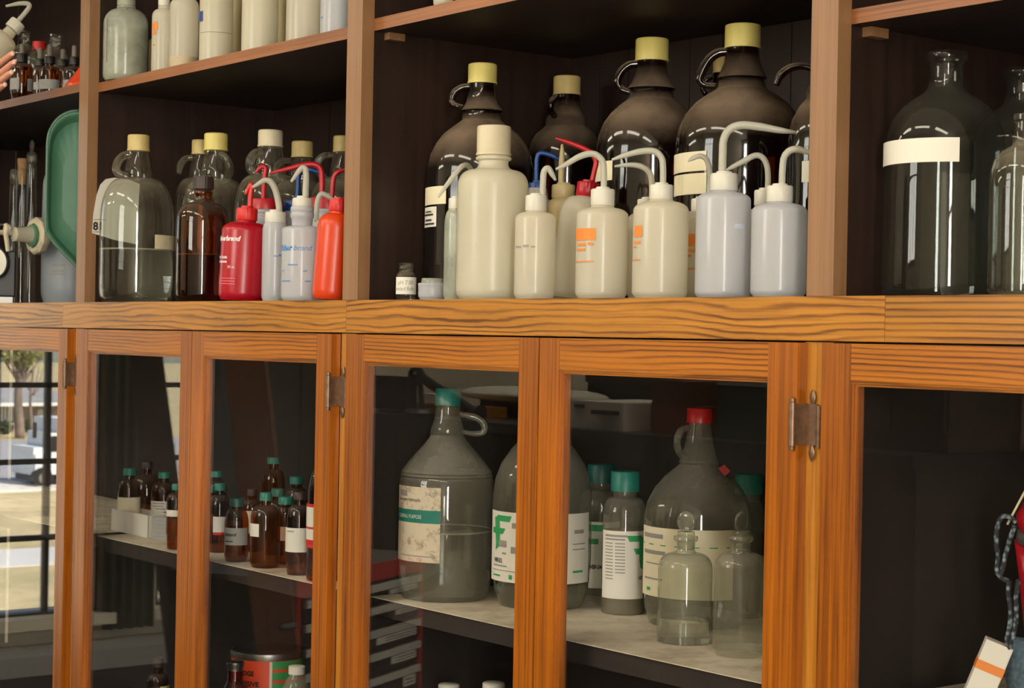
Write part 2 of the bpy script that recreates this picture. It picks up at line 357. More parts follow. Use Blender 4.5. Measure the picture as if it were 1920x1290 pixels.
# ------------------------------------------------------------------ shelves above the worktop
PX = [-2.75, -1.1494, -.0006, 1.1500, 2.300]; PWD = [.048, .048, .050, .0475, .05]
FR = .026                                                            # depth of the uprights' face
zs = lambda x, y: AT(x, y, FR).z
SHELF = [(zs(152, 172), zs(152, 156)), (zs(420, 123), zs(420, 103)), (zs(699, 59), zs(699, 36.2)), (zs(1593.4, 47), zs(1593.4, 19))]
TOP = 1.45
UNITS = ['left-hand shelving bay with dropper bottles above a green enamel tray', 'shelving bay holding milky bottles above clear glass jugs and a red wash bottle',
         'widest open shelving bay with amber jugs and a row of white wash bottles', 'right-hand shelving bay with big greenish empty glass bottles']
for i in range(4):
    x0, x1 = PX[i], PX[i+1]; w = PWD[i]
    u = thing('shelving_unit', (x0, 0, .0005), UNITS[i], 'shelves', 'shelving bays above the worktop')
    def part(name, *bs, mats=None, bevel=.0, label=None):
        bm = B(*[(a-x0, b-x0, c, d, e, f) for a, b, c, d, e, f in bs]); return obj(name, bm, mats, u, bevel=bevel, label=label)
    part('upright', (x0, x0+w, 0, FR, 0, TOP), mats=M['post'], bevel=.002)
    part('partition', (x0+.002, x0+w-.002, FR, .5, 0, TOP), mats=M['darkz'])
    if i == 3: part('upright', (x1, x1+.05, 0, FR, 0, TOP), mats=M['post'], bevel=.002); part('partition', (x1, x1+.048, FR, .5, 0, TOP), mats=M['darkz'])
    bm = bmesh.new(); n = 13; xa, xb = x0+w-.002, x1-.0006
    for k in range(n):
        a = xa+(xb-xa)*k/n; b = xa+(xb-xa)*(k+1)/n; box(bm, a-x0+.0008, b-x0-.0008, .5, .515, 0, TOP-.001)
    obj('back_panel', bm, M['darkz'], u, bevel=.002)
    za, zb = SHELF[i]
    for a, b in ((za, zb), (zb+.47, zb+.492)):
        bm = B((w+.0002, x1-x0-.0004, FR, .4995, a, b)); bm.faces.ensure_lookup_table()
        for f in bm.faces: f.material_index = 1 if f.calc_center_median().y < FR+.001 else 0  # front edge worn paler wood; underside shade is partly put into the dark colour
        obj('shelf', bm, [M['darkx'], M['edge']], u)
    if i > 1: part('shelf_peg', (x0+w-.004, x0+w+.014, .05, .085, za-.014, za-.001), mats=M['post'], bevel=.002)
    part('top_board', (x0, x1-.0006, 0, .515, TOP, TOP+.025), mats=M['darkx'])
wt = thing('worktop', (0, 0, -.061), 'continuous oak worktop with bold dark grain running under all the open shelves', 'worktop')
obj('slab', B((-2.75, 2.35, .0, .515, .03, .061)), M['darkx'], wt)
jx = [-2.75, -1.205, .0225, 1.292, 2.35]; ms = ['oak_x2', 'oak_x', 'oak_x', 'oak_x']
for a, b in zip(jx, jx[1:]): obj('fascia', B((a+.0004, b-.0004, -.006, .0, .0015, .061)), wood('oak_fascia', OL, OD, 'x', .0105 if a < .1 else .008, .05 if a < .1 else .014, seed=a*3.1+1, amt=.95), wt, bevel=.0012)
# ------------------------------------------------------------------ glazed cabinets below
ZB = -1.52; SH = -.5425; SH2 = -1.06; DZ = -.0612; RZ = -.1112
DOORS = [[(-2.65, -1.702, -2.60, -1.755), (-1.6985, -1.1456, -1.632, -1.193)], [(-1.0935, -.5405, -1.0356, -.5872), (-.5375, -.0023, -.490, -.0538)],
         [(.0470, .6035, .1045, .5541), (.6065, 1.1551, .6543, 1.1011)], [(1.1990, 1.752, 1.2486, 1.70), (1.755, 2.298, 1.81, 2.25)]]
CABS = ['glazed cabinet whose left door mirrors the bright outdoor window', 'glazed cabinet of small amber bottles and an orange adhesive tin',
        'glazed cabinet of big glass jugs with green-printed labels', 'glazed cabinet at the right end with a red bag and a cord']
def hinge(xr, zc, par):
    bm = bmesh.new(); h = .029
    lathe([(.0, h+.008), (.0035, h+.006), (.0036, h+.001), (.0052, h), (.0052, -h), (.0036, -h-.001), (.0035, -h-.005), (0, -h-.006)], 16, bm=bm)
    bmesh.ops.translate(bm, vec=(xr-.004, -.0235, zc), verts=bm.verts[:])
    box(bm, xr-.004, xr+.0015, -.0225, -.001, zc-h*.95, zc+h*.95)                       # wrap round the door's edge
    box(bm, xr+.0015, xr+.022, -.004, -.0005, zc-h*.95, zc+h*.95)                       # leaf on the frame
    b2 = lathe([(.0, h), (.0042, h-.001), (.0042, -h+.001), (0, -h)], 14); bmesh.ops.translate(b2, vec=(xr+.026, -.004, zc-.002), verts=b2.verts[:])
    me = bpy.data.meshes.new('t'); b2.to_mesh(me); bm.from_mesh(me); b2.free(); bpy.data.meshes.remove(me)
    for s in (-1, 1):                                                                  # leaf-shaped finials with their screws
        b3 = lathe([(0, .010), (.0035, .006), (.0052, .0), (.004, -.006), (0, -.012)], 12); bmesh.ops.scale(b3, vec=(1, .5, 1.1), verts=b3.verts[:]); bmesh.ops.translate(b3, vec=(xr+.013, -.003, zc+s*(h+.008)), verts=b3.verts[:])
        me = bpy.data.meshes.new('t'); b3.to_mesh(me); bm.from_mesh(me); b3.free(); bpy.data.meshes.remove(me)
        box(bm, xr+.010, xr+.016, -.0035, -.0005, zc+s*h*.9, zc+s*(h+.006))
    return obj('hinge', bm, M['hinge'], par, smooth=True)
for i in range(4):
    x0, x1 = PX[i], PX[i+1]
    c = thing('glazed_cabinet', (x0, 0, ZB-.05), CABS[i], 'cabinet', 'glazed cabinets below the worktop'); c['kind'] = 'thing'
    def L(o): o.data.transform(Matrix.Translation((-x0, 0, -(ZB-.05)))); return o
    L(obj('frame_stile', B((x1, x1+.05, 0, .02, ZB, DZ)), M['oak_z2'], c))
    if i: L(obj('side_panel', B((x1+.001, x1+.032, .02, .498, ZB, DZ-.002)), M['inner'], c))
    else: L(obj('frame_stile', B((x0, x0+.05, 0, .02, ZB, DZ)), M['oak_z2'], c)); L(obj('side_panel', B((x0+.001, x0+.032, .02, .498, ZB, DZ-.002)), M['inner'], c))
    L(obj('back_panel', B((x0+.0505, x1+.05, .5, .514, ZB, DZ-.002)), M['inner'], c))
    L(obj('plinth', B((x0+.0505, x1+.05, .0, .5, ZB-.049, ZB)), M['oak_x2'], c))
    for z in (SH, SH2):
        L(obj('shelf', B((x0+.0505, x1-.0005, .045, .498, z-.034, z-.0012)), M['inner'], c))
        if z == SH: L(obj('shelf_liner', B((x0+.0505, x1-.0005, .040, .49, z-.0012, z)), M['paper_shelf'], c))
    for k, (a, b, g0, g1) in enumerate(DOORS[i]):
        bm = bmesh.new(); t, y1 = -.0205, -.0008; zb = ZB+.004; zr = ZB+.07
        box(bm, a, g0, t, y1, zb, DZ-.0012); box(bm, g1, b, t, y1, zb, DZ-.0012)
        box(bm, g0+.0003, g1-.0003, t+.0004, y1, RZ, DZ-.0012, 1); box(bm, g0+.0003, g1-.0003, t+.0004, y1, zb, zr, 1)
        d = L(obj('door', bm, [M['oak_z'] if k else M['oak_z'], M['oak_x2']], c, bevel=.0015))
        bm = bmesh.new(); h0, h1 = g0, g1
        for q, (yy, ww) in enumerate(((-.0175, .003), (-.014, .0065))):                # the stepped bead that holds the glass
            box(bm, h0, h0+ww, yy, y1, zr+ww, RZ-ww); box(bm, h1-ww, h1, yy, y1, zr+ww, RZ-ww)
            box(bm, h0, h1, yy, y1, RZ-ww, RZ, 1); box(bm, h0, h1, yy, y1, zr, zr+ww, 1)
        L(obj('glazing_bead', bm, [M['oak_z'], M['oak_x2']], d))
        L(obj('pane', B((h0+.004, h1-.004, -.0095, -.0065, zr+.004, RZ-.004)), M['pane'], d))
        if (b-a) and k == 1 and i < 3: L(hinge(b, AT(137 if i == 0 else 634 if i == 1 else 1512, 702 if i == 0 else 735 if i == 1 else 797, -.02).z, d))
# ------------------------------------------------------------------ bottles
class Bot:
    """a round vessel: measured in pixels around its axis, built in metres at its own place on the shelf"""
    def __init__(s, name, label, cat, cx, cy, y, z0=0, group=None, x=None):
        p = AT(cx, cy, y); s.o = thing(name, (p.x, p.y, z0+.0012), label, cat, group)
        s.cx, s.cy, s.y, s.z0, s.S = cx, cy, y, z0+.0012, PPM(p); s.b = Vector((p.x, p.y, 0))
        d = CAM-p; s.phi = math.atan2(d.y, d.x)
        s.rt = Vector((-math.sin(s.phi), math.cos(s.phi), 0)); s.tw = Vector((math.cos(s.phi), math.sin(s.phi), 0))
    def z(s, py): return AT(s.cx, py, s.y).z - s.z0
    def r(s, hw): return hw/s.S
    def ax(s, py): return s.cx - .0189*(py-s.cy)
    def p(s, px, py, dep=0): return s.rt*((px-s.ax(py))/s.S) + s.tw*dep + Vector((0, 0, s.z(py)))
    def prof(s, pr):
        out = []
        for hw, py in pr: out.append((s.r(hw), 0.0 if py is None else max(s.z(py), 0)))
        return out
    def lathe(s, part, m, pr, ridges=0, seg=44, smooth=45, par=None, cap=True, label=None):
        P = s.prof(pr); zz = [q[1] for q in P]
        bm = lathe(P, seg, ridges, (min(zz)+.12*(max(zz)-min(zz)), max(zz)-.12*(max(zz)-min(zz))), cap=cap)
        return obj(part, bm, m, par or s.o, smooth=smooth, label=label)
    def tube(s, part, m, pts, hw, par=None, smooth=True, seg=10):
        hws = [s.r(h) for h in hw] if isinstance(hw, (list, tuple)) else s.r(hw)
        return obj(part, tube([s.p(*q) for q in pts], hws, seg, smooth=smooth), m, par or s.o, smooth='all')
    def ang(s, px, py, hw): return s.phi + math.asin(max(-1, min(1, (px-s.ax(py))/hw)))
    def label(s, m, x0, x1, y0, y1, hw, part='label', par=None, a0=None, a1=None, lift=0, label=None):
        ym = (y0+y1)/2
        a = s.ang(x0, ym, hw) if a0 is None else s.phi+math.radians(a0); b = s.ang(x1, ym, hw) if a1 is None else s.phi+math.radians(a1)
        return obj(part, patch(s.r(hw)+lift, a, b, s.z(y1), s.z(y0)), m, par or s.o, smooth=30, label=label)
    def text(s, m, txt, px, py, h, hw, par=None, shear=0, fit=None, bold=0, lift=.0013, a=None, part='lettering'):
        """letters of cap height h pixels whose left end is at px and baseline at py, wrapped on the wall"""
        bm, w = text_mesh(txt, h/s.S, shear, bold); k = (fit/s.S/w) if fit else 1
        a0 = s.ang(px, py, hw) if a is None else s.phi+math.radians(a); R = s.r(hw)+lift; z = s.z(py)
        for v in bm.verts:
            t = a0+v.co.x*k/R; v.co = Vector((R*math.cos(t), R*math.sin(t), z+v.co.y))
        return obj(part, bm, m, par or s.o)
    def bars(s, m, rows, hw, par=None, part='printing', lift=.0011):
        bm = bmesh.new()
        for x0, x1, y0, y1 in rows: patch(s.r(hw)+lift, s.ang(x0, (y0+y1)/2, hw), s.ang(x1, (y0+y1)/2, hw), s.z(y1), s.z(y0), .0003, 6, bm)
        return obj(part, bm, m, par or s.o)
    def tilt(s, deg, r):
        """leans to the right of the photo about the foot"""
        s.o.matrix_world = Matrix.Translation(s.o.location+Vector((0, 0, abs(math.sin(math.radians(deg)))*s.r(r)))) @ Matrix.Rotation(math.radians(-deg), 4, s.tw)
def dome(n_hw, hw, y0, y1, n=7, k=1.0):
    """shoulder from a neck of half width n_hw at y0 to hw at y1"""
    return [(n_hw+(hw-n_hw)*math.sin(i/n*PI/2)**k, y1-(y1-y0)*math.cos(i/n*PI/2)) for i in range(n+1)]
def foot(hw, yb, c=8):
    return [(hw, yb-c), (hw*.985, yb-c*.45), (hw*.93, yb-c*.1), (hw*.88, None)]
def wash(name, label, cx, hw, y, cap, neckw, sh, base, tip, thw=5.5, mb='pe', mc='pe_cap', mt='pe_tube', group=None, z0=0, corner=9, shk=1.0, ridges=0, cat='wash bottle', low=None):
    """squeeze bottle: cap=(half width, top, bottom); sh=(neck end, shoulder end); tip = points of the bent delivery tube"""
    cy = (sh[1]+base)/2
    b = Bot(name, label, cat, cx, cy, y, z0, group)
    b.lathe('body', M[mb], [(neckw*.8, cap[1]+4), (neckw*.98, cap[2]-3), (neckw, cap[2]), (neckw*1.08, cap[2]+2), (neckw*1.08, cap[2]+5), (neckw, cap[2]+7)] + dome(neckw, hw, sh[0], sh[1], k=shk) + foot(hw, base, corner))
    b.lathe('cap', M[mc], [(cap[0]*.55, cap[1]-4), (cap[0]*.6, cap[1]), (cap[0]*.93, cap[1]), (cap[0], cap[1]+2), (cap[0], cap[2]-1), (cap[0]*.97, cap[2])], ridges)
    if tip: b.tube('delivery_tube', M[mt], tip, [thw]*(len(tip)-2)+[thw*.8, thw*.35])
    return b
def tubepts(b_cx, cap_y, up_x, top_y, pts): return [(b_cx, cap_y+2)] + pts
WG = 'wash bottles in front row of the widest bay'
# ---- front row of the widest bay
b = wash('wash_bottle', 'smallest white wash bottle with faint grey handwriting, right beside the big cream bottle', 1003, 38.5, .055, (20, 367, 396), 18, (398, 412), 558, [(1017, 370), (1018, 345), (1020, 322), (1028, 316), (1036, 328), (1042, 338)], 6, group=WG)
b.bars(M['inkgrey'], [(969, 978, 463, 466), (982, 992, 461, 465), (996, 1003, 463, 466)], 38.5)
b = wash('wash_bottle', 'white wash bottle with wide orange printed square, third from the left in front row', 1128, 48.5, .055, (22.5, 355, 386), 20.5, (390, 404), 557, [(1132, 358), (1132, 320), (1128, 300), (1112, 289), (1088, 294), (1062, 309), (1042, 319)], 6, group=WG)
b.bars(M['inkorange'], [(1082, 1117, 431, 453), (1085, 1099, 458, 463), (1103, 1113, 457, 462), (1084, 1098, 468, 472), (1081, 1114, 491, 493)], 48.5)
b = wash('wash_bottle', 'white wash bottle with narrow orange print at its left edge, before the third amber jug', 1238, 52, .055, (22, 347, 374), 21.5, (378, 396), 556, [(1243, 350), (1243, 315), (1240, 296), (1226, 284), (1200, 285), (1170, 293), (1147, 301)], 6, mb='pe', group=WG)
b.bars(M['inkorange'], [(1192, 1205, 426, 447), (1191, 1202, 454, 459), (1190, 1194, 464, 467), (1188, 1202, 488, 490)], 52)
b = wash('wash_bottle', 'bluish white wash bottle whose tall tube bends to the right', 1355, 51, .055, (26, 326, 358), 23, (361, 376), 556, [(1354, 328), (1355, 290), (1357, 262), (1368, 243), (1390, 235), (1425, 238), (1460, 244), (1492, 248)], 7.5, mb='pe_blue', group=WG)
b.bars(mat('faint_blue_print', lin(196, 204, 216), .5), [(1375, 1396, 422, 431)], 51)
b = wash('wash_bottle', 'bluish white wash bottle next to the right-hand brown upright, tube running behind it', 1460, 52, .055, (25, 349, 379), 23.5, (382, 398), 554, [(1466, 352), (1467, 320), (1470, 296), (1480, 283), (1495, 280), (1512, 285), (1535, 291)], 6.5, mb='pe_blue', group=WG)
# ---- second row of the widest bay
SG = 'bottles standing behind the front row of wash bottles'
b = wash('wash_bottle', 'leaning milky wash bottle with crimson ribbed cap and long red tube', 1076, 46, .150, (21, 345, 372), 19, (373, 408), 561, None, mb='pe', mc='red', group=SG, ridges=18, shk=.8)
b.tube('delivery_tube', M['darkred'], [(1084, 350), (1087, 322), (1088, 305), (1078, 290), (1055, 281), (1030, 275), (1008, 271)], [5, 5, 5, 5.5, 5, 4, 2.2]); b.tilt(6.5, 40)
b = wash('wash_bottle', 'yellowed wash bottle with tan cap and straight upright tan tube', 1054, 30, .19, (22, 347, 372), 20, (374, 392), 559, [(1052, 350), (1052, 330), (1053, 305), (1054, 285), (1054, 271)], 5.5, mb='pe_old', mc='pe_old', mt='pe_old', group=SG)
b = wash('wash_bottle', 'white wash bottle with dark blue cap and bent blue tube', 1006, 34, .212, (17, 343, 372), 20, (375, 390), 559, [(1006, 346), (1006, 318), (1007, 298), (1012, 288), (1026, 289), (1040, 294), (1054, 303), (1062, 312)], 4.5, mc='blue', mt='blue', group=SG)
b = wash('wash_bottle', 'white wash bottle half hidden behind the orange-printed pair, twin bent tubes above', 1212, 36, .150, (19, 374, 396), 17, (399, 412), 557, [(1222, 376), (1222, 340), (1216, 322), (1200, 312), (1178, 310), (1152, 313)], 5.5, group=SG)
b = wash('wash_bottle', 'white wash bottle barely showing between two front ones, short tube over the cream jug label', 1313, 40, .150, (19, 373, 394), 18, (397, 412), 556, [(1331, 376), (1332, 345), (1330, 318), (1324, 299), (1312, 293), (1298, 298), (1290, 303)], 5, group=SG)
b.bars(M['inkorange'], [(1291, 1304, 441, 464), (1291, 1304, 469, 475), (1291, 1296, 479, 484), (1289, 1303, 504, 507)], 40)
b = wash('wash_bottle', 'white wash bottle peeping out left of the one beside the right-hand upright', 1432, 38, .150, (20, 357, 386), 18, (392, 404), 556, [(1439, 360), (1440, 335), (1438, 312), (1430, 296), (1416, 292), (1396, 302), (1375, 313), (1362, 320)], 5.5, group=SG)
b = wash('wash_bottle', 'milky squeeze bottle with drooping tube, tucked behind the big cream bottle', 853, 21, .058, (14, 372, 392), 13, (394, 424), 557, [(862, 375, -.02), (876, 350, -.05), (886, 322, -.05), (878, 308, -.03), (866, 312, 0), (850, 332, .01), (834, 354, .01), (822, 372, .01)], 5, mb='plasticclear', group=SG)
# ---- the big cream bottle, the vial and the pot
b = Bot('plastic_bottle', 'big cream bottle with tall ribbed cap, largest plastic one on the worktop', 'bottle', 923, 430, .075)
b.lathe('body', M['pe_cream'], [(26, 280), (29, 293), (33.5, 296), (33.5, 300), (28, 303), (28, 310), (31, 316), (40, 320)] + dome(40, 66.5, 320, 350, k=.9)[1:] + [(66.5, 420), (66.5, 520)] + foot(66.5, 560, 16))
b.lathe('cap', M['cream_cap'], [(28, 237), (31, 238), (32, 241), (32, 287), (33, 288), (33, 292)], 30)
b = Bot('vial', 'tiny glass vial labelled pH 7.00 on the bare worktop corner', 'vial', 761, 530, .055)
b.lathe('body', M['clear'], [(11.5, 493), (14, 494), (14, 497), (12.5, 499), (13, 502), (14, 504), (12.5, 507), (13, 510), (17, 514), (18.5, 519), (18.5, 550)] + foot(18.5, 560, 5), cap=False)
l = b.label(M['white'], 743.5, 779.5, 520, 552, 18.7); b.text(M['inkgrey'], 'pH 7.00', 747, 534, 8, 18.7, l, fit=32); b.text(M['inkgrey'], 'Standard Buffer', 744, 545, 7, 18.7, l, fit=46, a=-75)
b = Bot('plastic_pot', 'low white ribbed pot with a clear lid beside the vial', 'pot', 810, 545, .06)
b.lathe('body', M['pe_blue'], [(25, 531), (26.5, 532), (26.5, 536), (25.8, 537), (26.2, 541), (25.6, 543), (26, 550)] + foot(25.5, 559, 3)); b.lathe('lid', M['plasticclear'], [(19, 522), (20, 523), (20, 530.5)])
# ---- amber jugs
def jug(label, y, cap, capm, prof, cx, cy, handle, glassm, group, z0=0, liq=None, ridges=26, name='glass_jug'):
    b = Bot(name, label, 'jug', cx, cy, y, z0, group)
    b.lathe('body', M[glassm], prof)
    if cap:
        w, t, bt = cap; b.lathe('cap', M[capm], [(w*.9, t), (w*.97, t+1), (w, t+3), (w, bt-3), (w*1.04, bt-2.5), (w*1.04, bt)], ridges)
    if handle: b.tube('handle', M[glassm], handle[0], handle[1], seg=12)
    return b
AG = 'amber jugs at the back of the widest bay'
b = jug('dusty amber jug behind the big cream bottle, two labels on its left flank', .195, (27, 121, 158), 'yellow_cap', [(25, 154), (25, 164), (27, 182), (31, 196), (38, 205), (40, 209), (36, 212), (37, 226), (40, 229), (52, 238), (70, 252), (84, 270), (95, 292), (101, 318), (102, 340), (102, 530)] + foot(102, 558, 14), 901, 340,
        ([(884, 163, 0), (866, 166, 0), (852, 176, 0), (847, 192, .0), (852, 200, .01), (868, 204, .01)], [6, 7, 7, 7, 6, 5]), 'amberdark', AG)
b.label(M['cream'], 797.5, 838, 356, 389, 102, label='cream paper label'); l = b.label(M['white'], 796, 820, 393, 430, 102, label='small handwritten white label')
b.bars(M['ink'], [(801, 812, 401, 403), (799, 815, 406, 409), (801, 812, 416, 419), (800, 817, 423, 426)], 102, l, 'handwriting', .002)
b = jug('smallest amber jug standing furthest back, dull yellow cap, handle turned away', .40, (25.5, 144, 179), 'tan_cap', [(24, 174), (24, 184), (26, 200), (32, 216), (38, 223), (39, 237), (44, 242), (56, 252), (66, 268), (71, 290), (73, 310), (73, 530)] + foot(73, 556, 12), 1060, 330,
        ([(1042, 186, .03), (1035, 196, .05), (1033, 212, .05), (1040, 222, .03)], 6), 'amberdark', AG)
b = jug('dusty amber jug with a bright yellow cap in mid bay, cream label on its left', .325, (31, 74, 116), 'yellow_cap', [(28, 110), (28, 120), (31, 140), (38, 158), (46, 168), (42, 172), (43, 186), (47, 190), (58, 198), (75, 214), (88, 232), (97, 255), (101, 285), (102, 310), (102, 530)] + foot(102, 557, 14), 1218, 330,
        ([(1200, 120, 0), (1180, 123, 0), (1165, 136, 0), (1158, 154, 0), (1166, 168, .0), (1184, 176, .01)], [7, 8, 8, 8, 7, 6]), 'amberdark', AG)
b.label(M['cream'], 1118, 1150, 309, 345, 102, label='cream paper label')
b = jug('biggest dusty amber jug with the tallest yellow cap and two cream labels', .315, (33.5, 48, 92), 'yellow_cap', [(31, 86), (31, 97), (34, 118), (42, 138), (47, 148), (43, 151), (45, 166), (50, 170), (64, 178), (86, 194), (104, 215), (116, 240), (122, 264), (123, 290), (123, 530)] + foot(123, 556, 16), 1388, 320,
        ([(1366, 97, 0), (1346, 100, 0), (1330, 112, 0), (1318, 132, 0), (1312, 150, 0), (1322, 160, 0), (1342, 162, .0)], [8, 9, 9, 9, 8, 6, 6]), 'amberdark', AG)
b.label(M['cream'], 1265.5, 1327, 294, 330, 123, label='upper cream label'); b.label(M['cream'], 1266, 1327, 334, 372, 123, label='lower cream label')
b = jug('amber jug far behind, its yellow cap seen through the biggest jug\'s handle', .45, (19, 106, 138), 'tan_cap', [(17, 134), (18, 150), (22, 170), (28, 182), (28, 192), (34, 210), (37, 240), (37, 530)] + foot(37, 552, 8), 1352, 330,
        ([(1336, 148, .02), (1326, 152, .02), (1318, 166, .02), (1324, 180, .02), (1340, 184, .01)], 5), 'amberdark', AG)
b = jug('uncapped amber jug half hidden by the right-hand upright, handle showing', .29, None, '', [(17, 82), (20, 84), (20, 92), (17, 95), (18, 128), (24, 150), (36, 172), (36, 186), (48, 200), (62, 226), (69, 258), (70, 300), (70, 530)] + foot(70, 552, 12), 1545, 320,
        ([(1528, 130, .0), (1506, 124, 0), (1482, 128, 0), (1464, 142, 0), (1456, 160, 0)], [6, 7, 8, 8, 6]), 'amberdark', AG)
b.lathe('glass_stopper', M['clear'], [(18, 78), (19, 80), (19, 122), (14, 128)], label='clear glass stopper'); b.label(M['white'], 1505, 1520, 308, 347, 70)
# ---- clear jugs, left-centre bay
CG = 'clear glass jugs in the bay with the red wash bottle'
def cjug(label, cx, y, cap, capm, sc_, ytop, ysh, hw, base, hx=None, cy=430):
    """clear gallon jug: neck flares to a ring, round shoulder"""
    w = cap[0]
    pr = [(w*.92, cap[2]-4), (w*.96, cap[2]+6), (w*1.02, cap[2]+.25*sc_), (w*1.18, cap[2]+.62*sc_), (w*1.36, cap[2]+.85*sc_), (w*1.3, cap[2]+.92*sc_), (w*1.34, cap[2]+1.02*sc_)]
    y0 = cap[2]+1.02*sc_
    return jug(label, y, cap, capm, pr + dome(w*1.34, hw, y0, ysh, 9, .85)[1:] + [(hw*1.01, ysh+40)] + [(hw*1.01, base-30)] + foot(hw, base, 16), cx, cy, hx, 'clear', CG)
b = cjug('clear glass jug half full at the left end of its bay, tan cap, tape', 257, .086, (20.5, 254, 284), 'tan_cap', 50, 0, 412, 68.5, 565,
         ([(246, 290, 0), (232, 294, 0), (222, 306, .01), (219, 322, .02), (226, 330, .03), (240, 334, .03)], [7, 8, 8, 8, 7, 6]))
b.label(M['tape'], 289, 327, 442, 468, 69.3, label='strip of beige masking tape')
b.lathe('liquid', M['water'], [(67.3, 469), (67.6, 470), (67.6, 545), (64.5, 558), (59, 562)], smooth=30); b.lathe('waterline', M['line'], [(68, 467.6), (68.5, 468.2), (68.5, 470), (68, 470.6)], cap=False)
cjug('clear glass jug peeping out left of the yellow-capped one, tan cap', 372, .24, (15, 263, 290), 'tan_cap', 44, 0, 395, 46, 562,
     ([(362, 296, 0), (348, 299, 0), (339, 312, .01), (336, 328, .02)], [5, 6, 7, 5]))
cjug('clear glass jug with clean yellow cap behind the brown bottle', 402, .168, (22, 251, 283), 'yellow_cap', 52, 0, 412, 63, 563,
     ([(412, 292, .03), (424, 300, .04), (430, 318, .04), (427, 334, .03), (416, 342, .02)], [6, 7, 8, 7, 5]))
cjug('clear glass jug with the palest cream cap, above the red wash bottle', 504, .222, (23, 245, 276), 'cream_cap', 52, 0, 405, 66, 562,
     ([(490, 284, .0), (478, 290, .01), (470, 304, .02), (470, 320, .02), (480, 330, .03)], [7, 8, 9, 8, 6]))
cjug('clear glass jug with tan cap behind the blue-capped wash bottle', 564, .365, (20, 266, 296), 'tan_cap', 44, 0, 392, 58, 562,
     ([(546, 302, .0), (530, 304, .0), (519, 316, .01), (520, 334, .01), (534, 342, .01)], [5, 6, 6, 6, 5]))
cjug('clear glass jug cut off by the upright, round handle in view', 641, .345, (19, 256, 286), 'tan_cap', 48, 0, 398, 62, 562,
     ([(628, 292, .0), (608, 293, .0), (596, 306, .0), (598, 326, .0), (614, 338, .0), (626, 336, 0)], [5, 6, 7, 7, 6, 5]))
b = Bot('glass_bottle', 'brown glass bottle with a brown-black screw cap, level line halfway', 'bottle', 379, 480, .072)
b.lathe('body', M['amber'], [(15, 352), (16, 358), (18, 360), (18, 364), (16, 367), (16, 374), (20, 380)] + dome(20, 49, 380, 418, 8, .8)[1:] + [(49.5, 450), (49.5, 530)] + foot(49, 562, 10))
b.lathe('cap', M['blackcap'], [(17, 331), (19, 332), (19.5, 334), (19.5, 355)], 24)
b.lathe('liquid', M['brownliq'], [(47, 478), (47.6, 479), (47.6, 548), (44, 556)], smooth=30); b.lathe('waterline', M['line'], [(48, 477), (48.6, 477.5), (48.6, 479), (48, 479.5)], cap=False)
# ---- wash bottles, left-centre bay
WL = 'wash bottles in the bay with the clear jugs'
b = wash('wash_bottle', 'crimson red wash bottle with white lettering and scarlet cap', 455, 45, .07, (20, 392, 415), 17, (418, 436), 563, None, mb='red', mc='redcap', group=WL, ridges=14, corner=12)
b.tube('delivery_tube', M['redcap'], [(462, 394), (462, 370), (464, 352), (463, 347), (459, 352), (452, 366)], [5, 5, 5, 4.5, 4, 2.5]); b.tilt(2.2, 40)
b.text(M['inkwhite'], 'Fisherbrand', 404, 456, 9, 45, shear=.25, fit=64, bold=.0006, a=-90)
b.text(M['inkwhite'], 'Wash Bottle', 404, 489, 5, 45, fit=34, a=-86, bold=.0003); b.text(M['inkwhite'], 'Acetone', 404, 497, 5, 45, fit=32, a=-84, bold=.0003); b.text(M['inkwhite'], '500 mL', 421, 507, 5, 45, fit=16, a=-42)
b.bars(mat('pale_red_print', lin(214, 90, 104), .5), [(411, 440, 525, 527), (411, 440, 530, 532), (411, 440, 535, 537)], 45)
def wide(label, cx, hw, y, cap, base, capm, tubem, tpts, thw=5, mb='pe_blue'):
    b = Bot('wash_bottle', label, 'wash bottle', cx, 480, y, 0, WL)
    b.lathe('body', M[mb], [(cap[0]*.85, cap[1]+4), (cap[0]*.93, cap[2]), (cap[0]*.98, cap[2]+2), (cap[0]*.98, cap[2]+6), (cap[0]*.93, cap[2]+8)] + dome(cap[0]*.93, hw, cap[2]+10, cap[2]+32)[1:] + foot(hw, base, 8))
    b.lathe('cap', M[capm], [(cap[0]*.94, cap[1]), (cap[0], cap[1]+2), (cap[0], cap[2])], 36)
    b.tube('delivery_tube', M[tubem], tpts, [thw]*(len(tpts)-2)+[thw*.8, thw*.4]); return b
wide('wide-mouth wash bottle with red lid and upright hooked red tube', 497, 36, .152, (33, 374, 394), 561, 'darkred', 'darkred', [(494, 378), (495, 350), (497, 328), (498, 317), (493, 313), (486, 317), (480, 325)])
wide('wide-mouth wash bottle with red lid and long red tube arching left', 612, 40, .175, (34, 371, 393), 561, 'darkred', 'darkred', [(603, 374), (604, 340), (601, 318), (590, 310), (570, 311), (540, 319), (507, 328)], 5.5)
wide('wide-mouth wash bottle with red lid, dark red tube cut off by the upright', 664, 30, .185, (25, 371, 393), 561, 'darkred', 'darkred', [(623, 374), (624, 350), (627, 332), (634, 324), (645, 320), (662, 322)], 4.5)
wide('wash bottle with navy blue lid and blue tube between the red-lidded ones', 560, 24, .228, (30, 377, 397), 561, 'blue', 'blue', [(557, 382), (559, 350), (560, 330), (566, 319), (580, 318), (596, 322), (612, 328)], 5)
b = wash('wash_bottle', 'milky wash bottle right of the red one, grey tube curving to the left', 515, 24, .10, (20, 398, 418), 20, (420, 436), 562, None, mb='pe_blue', group=WL)
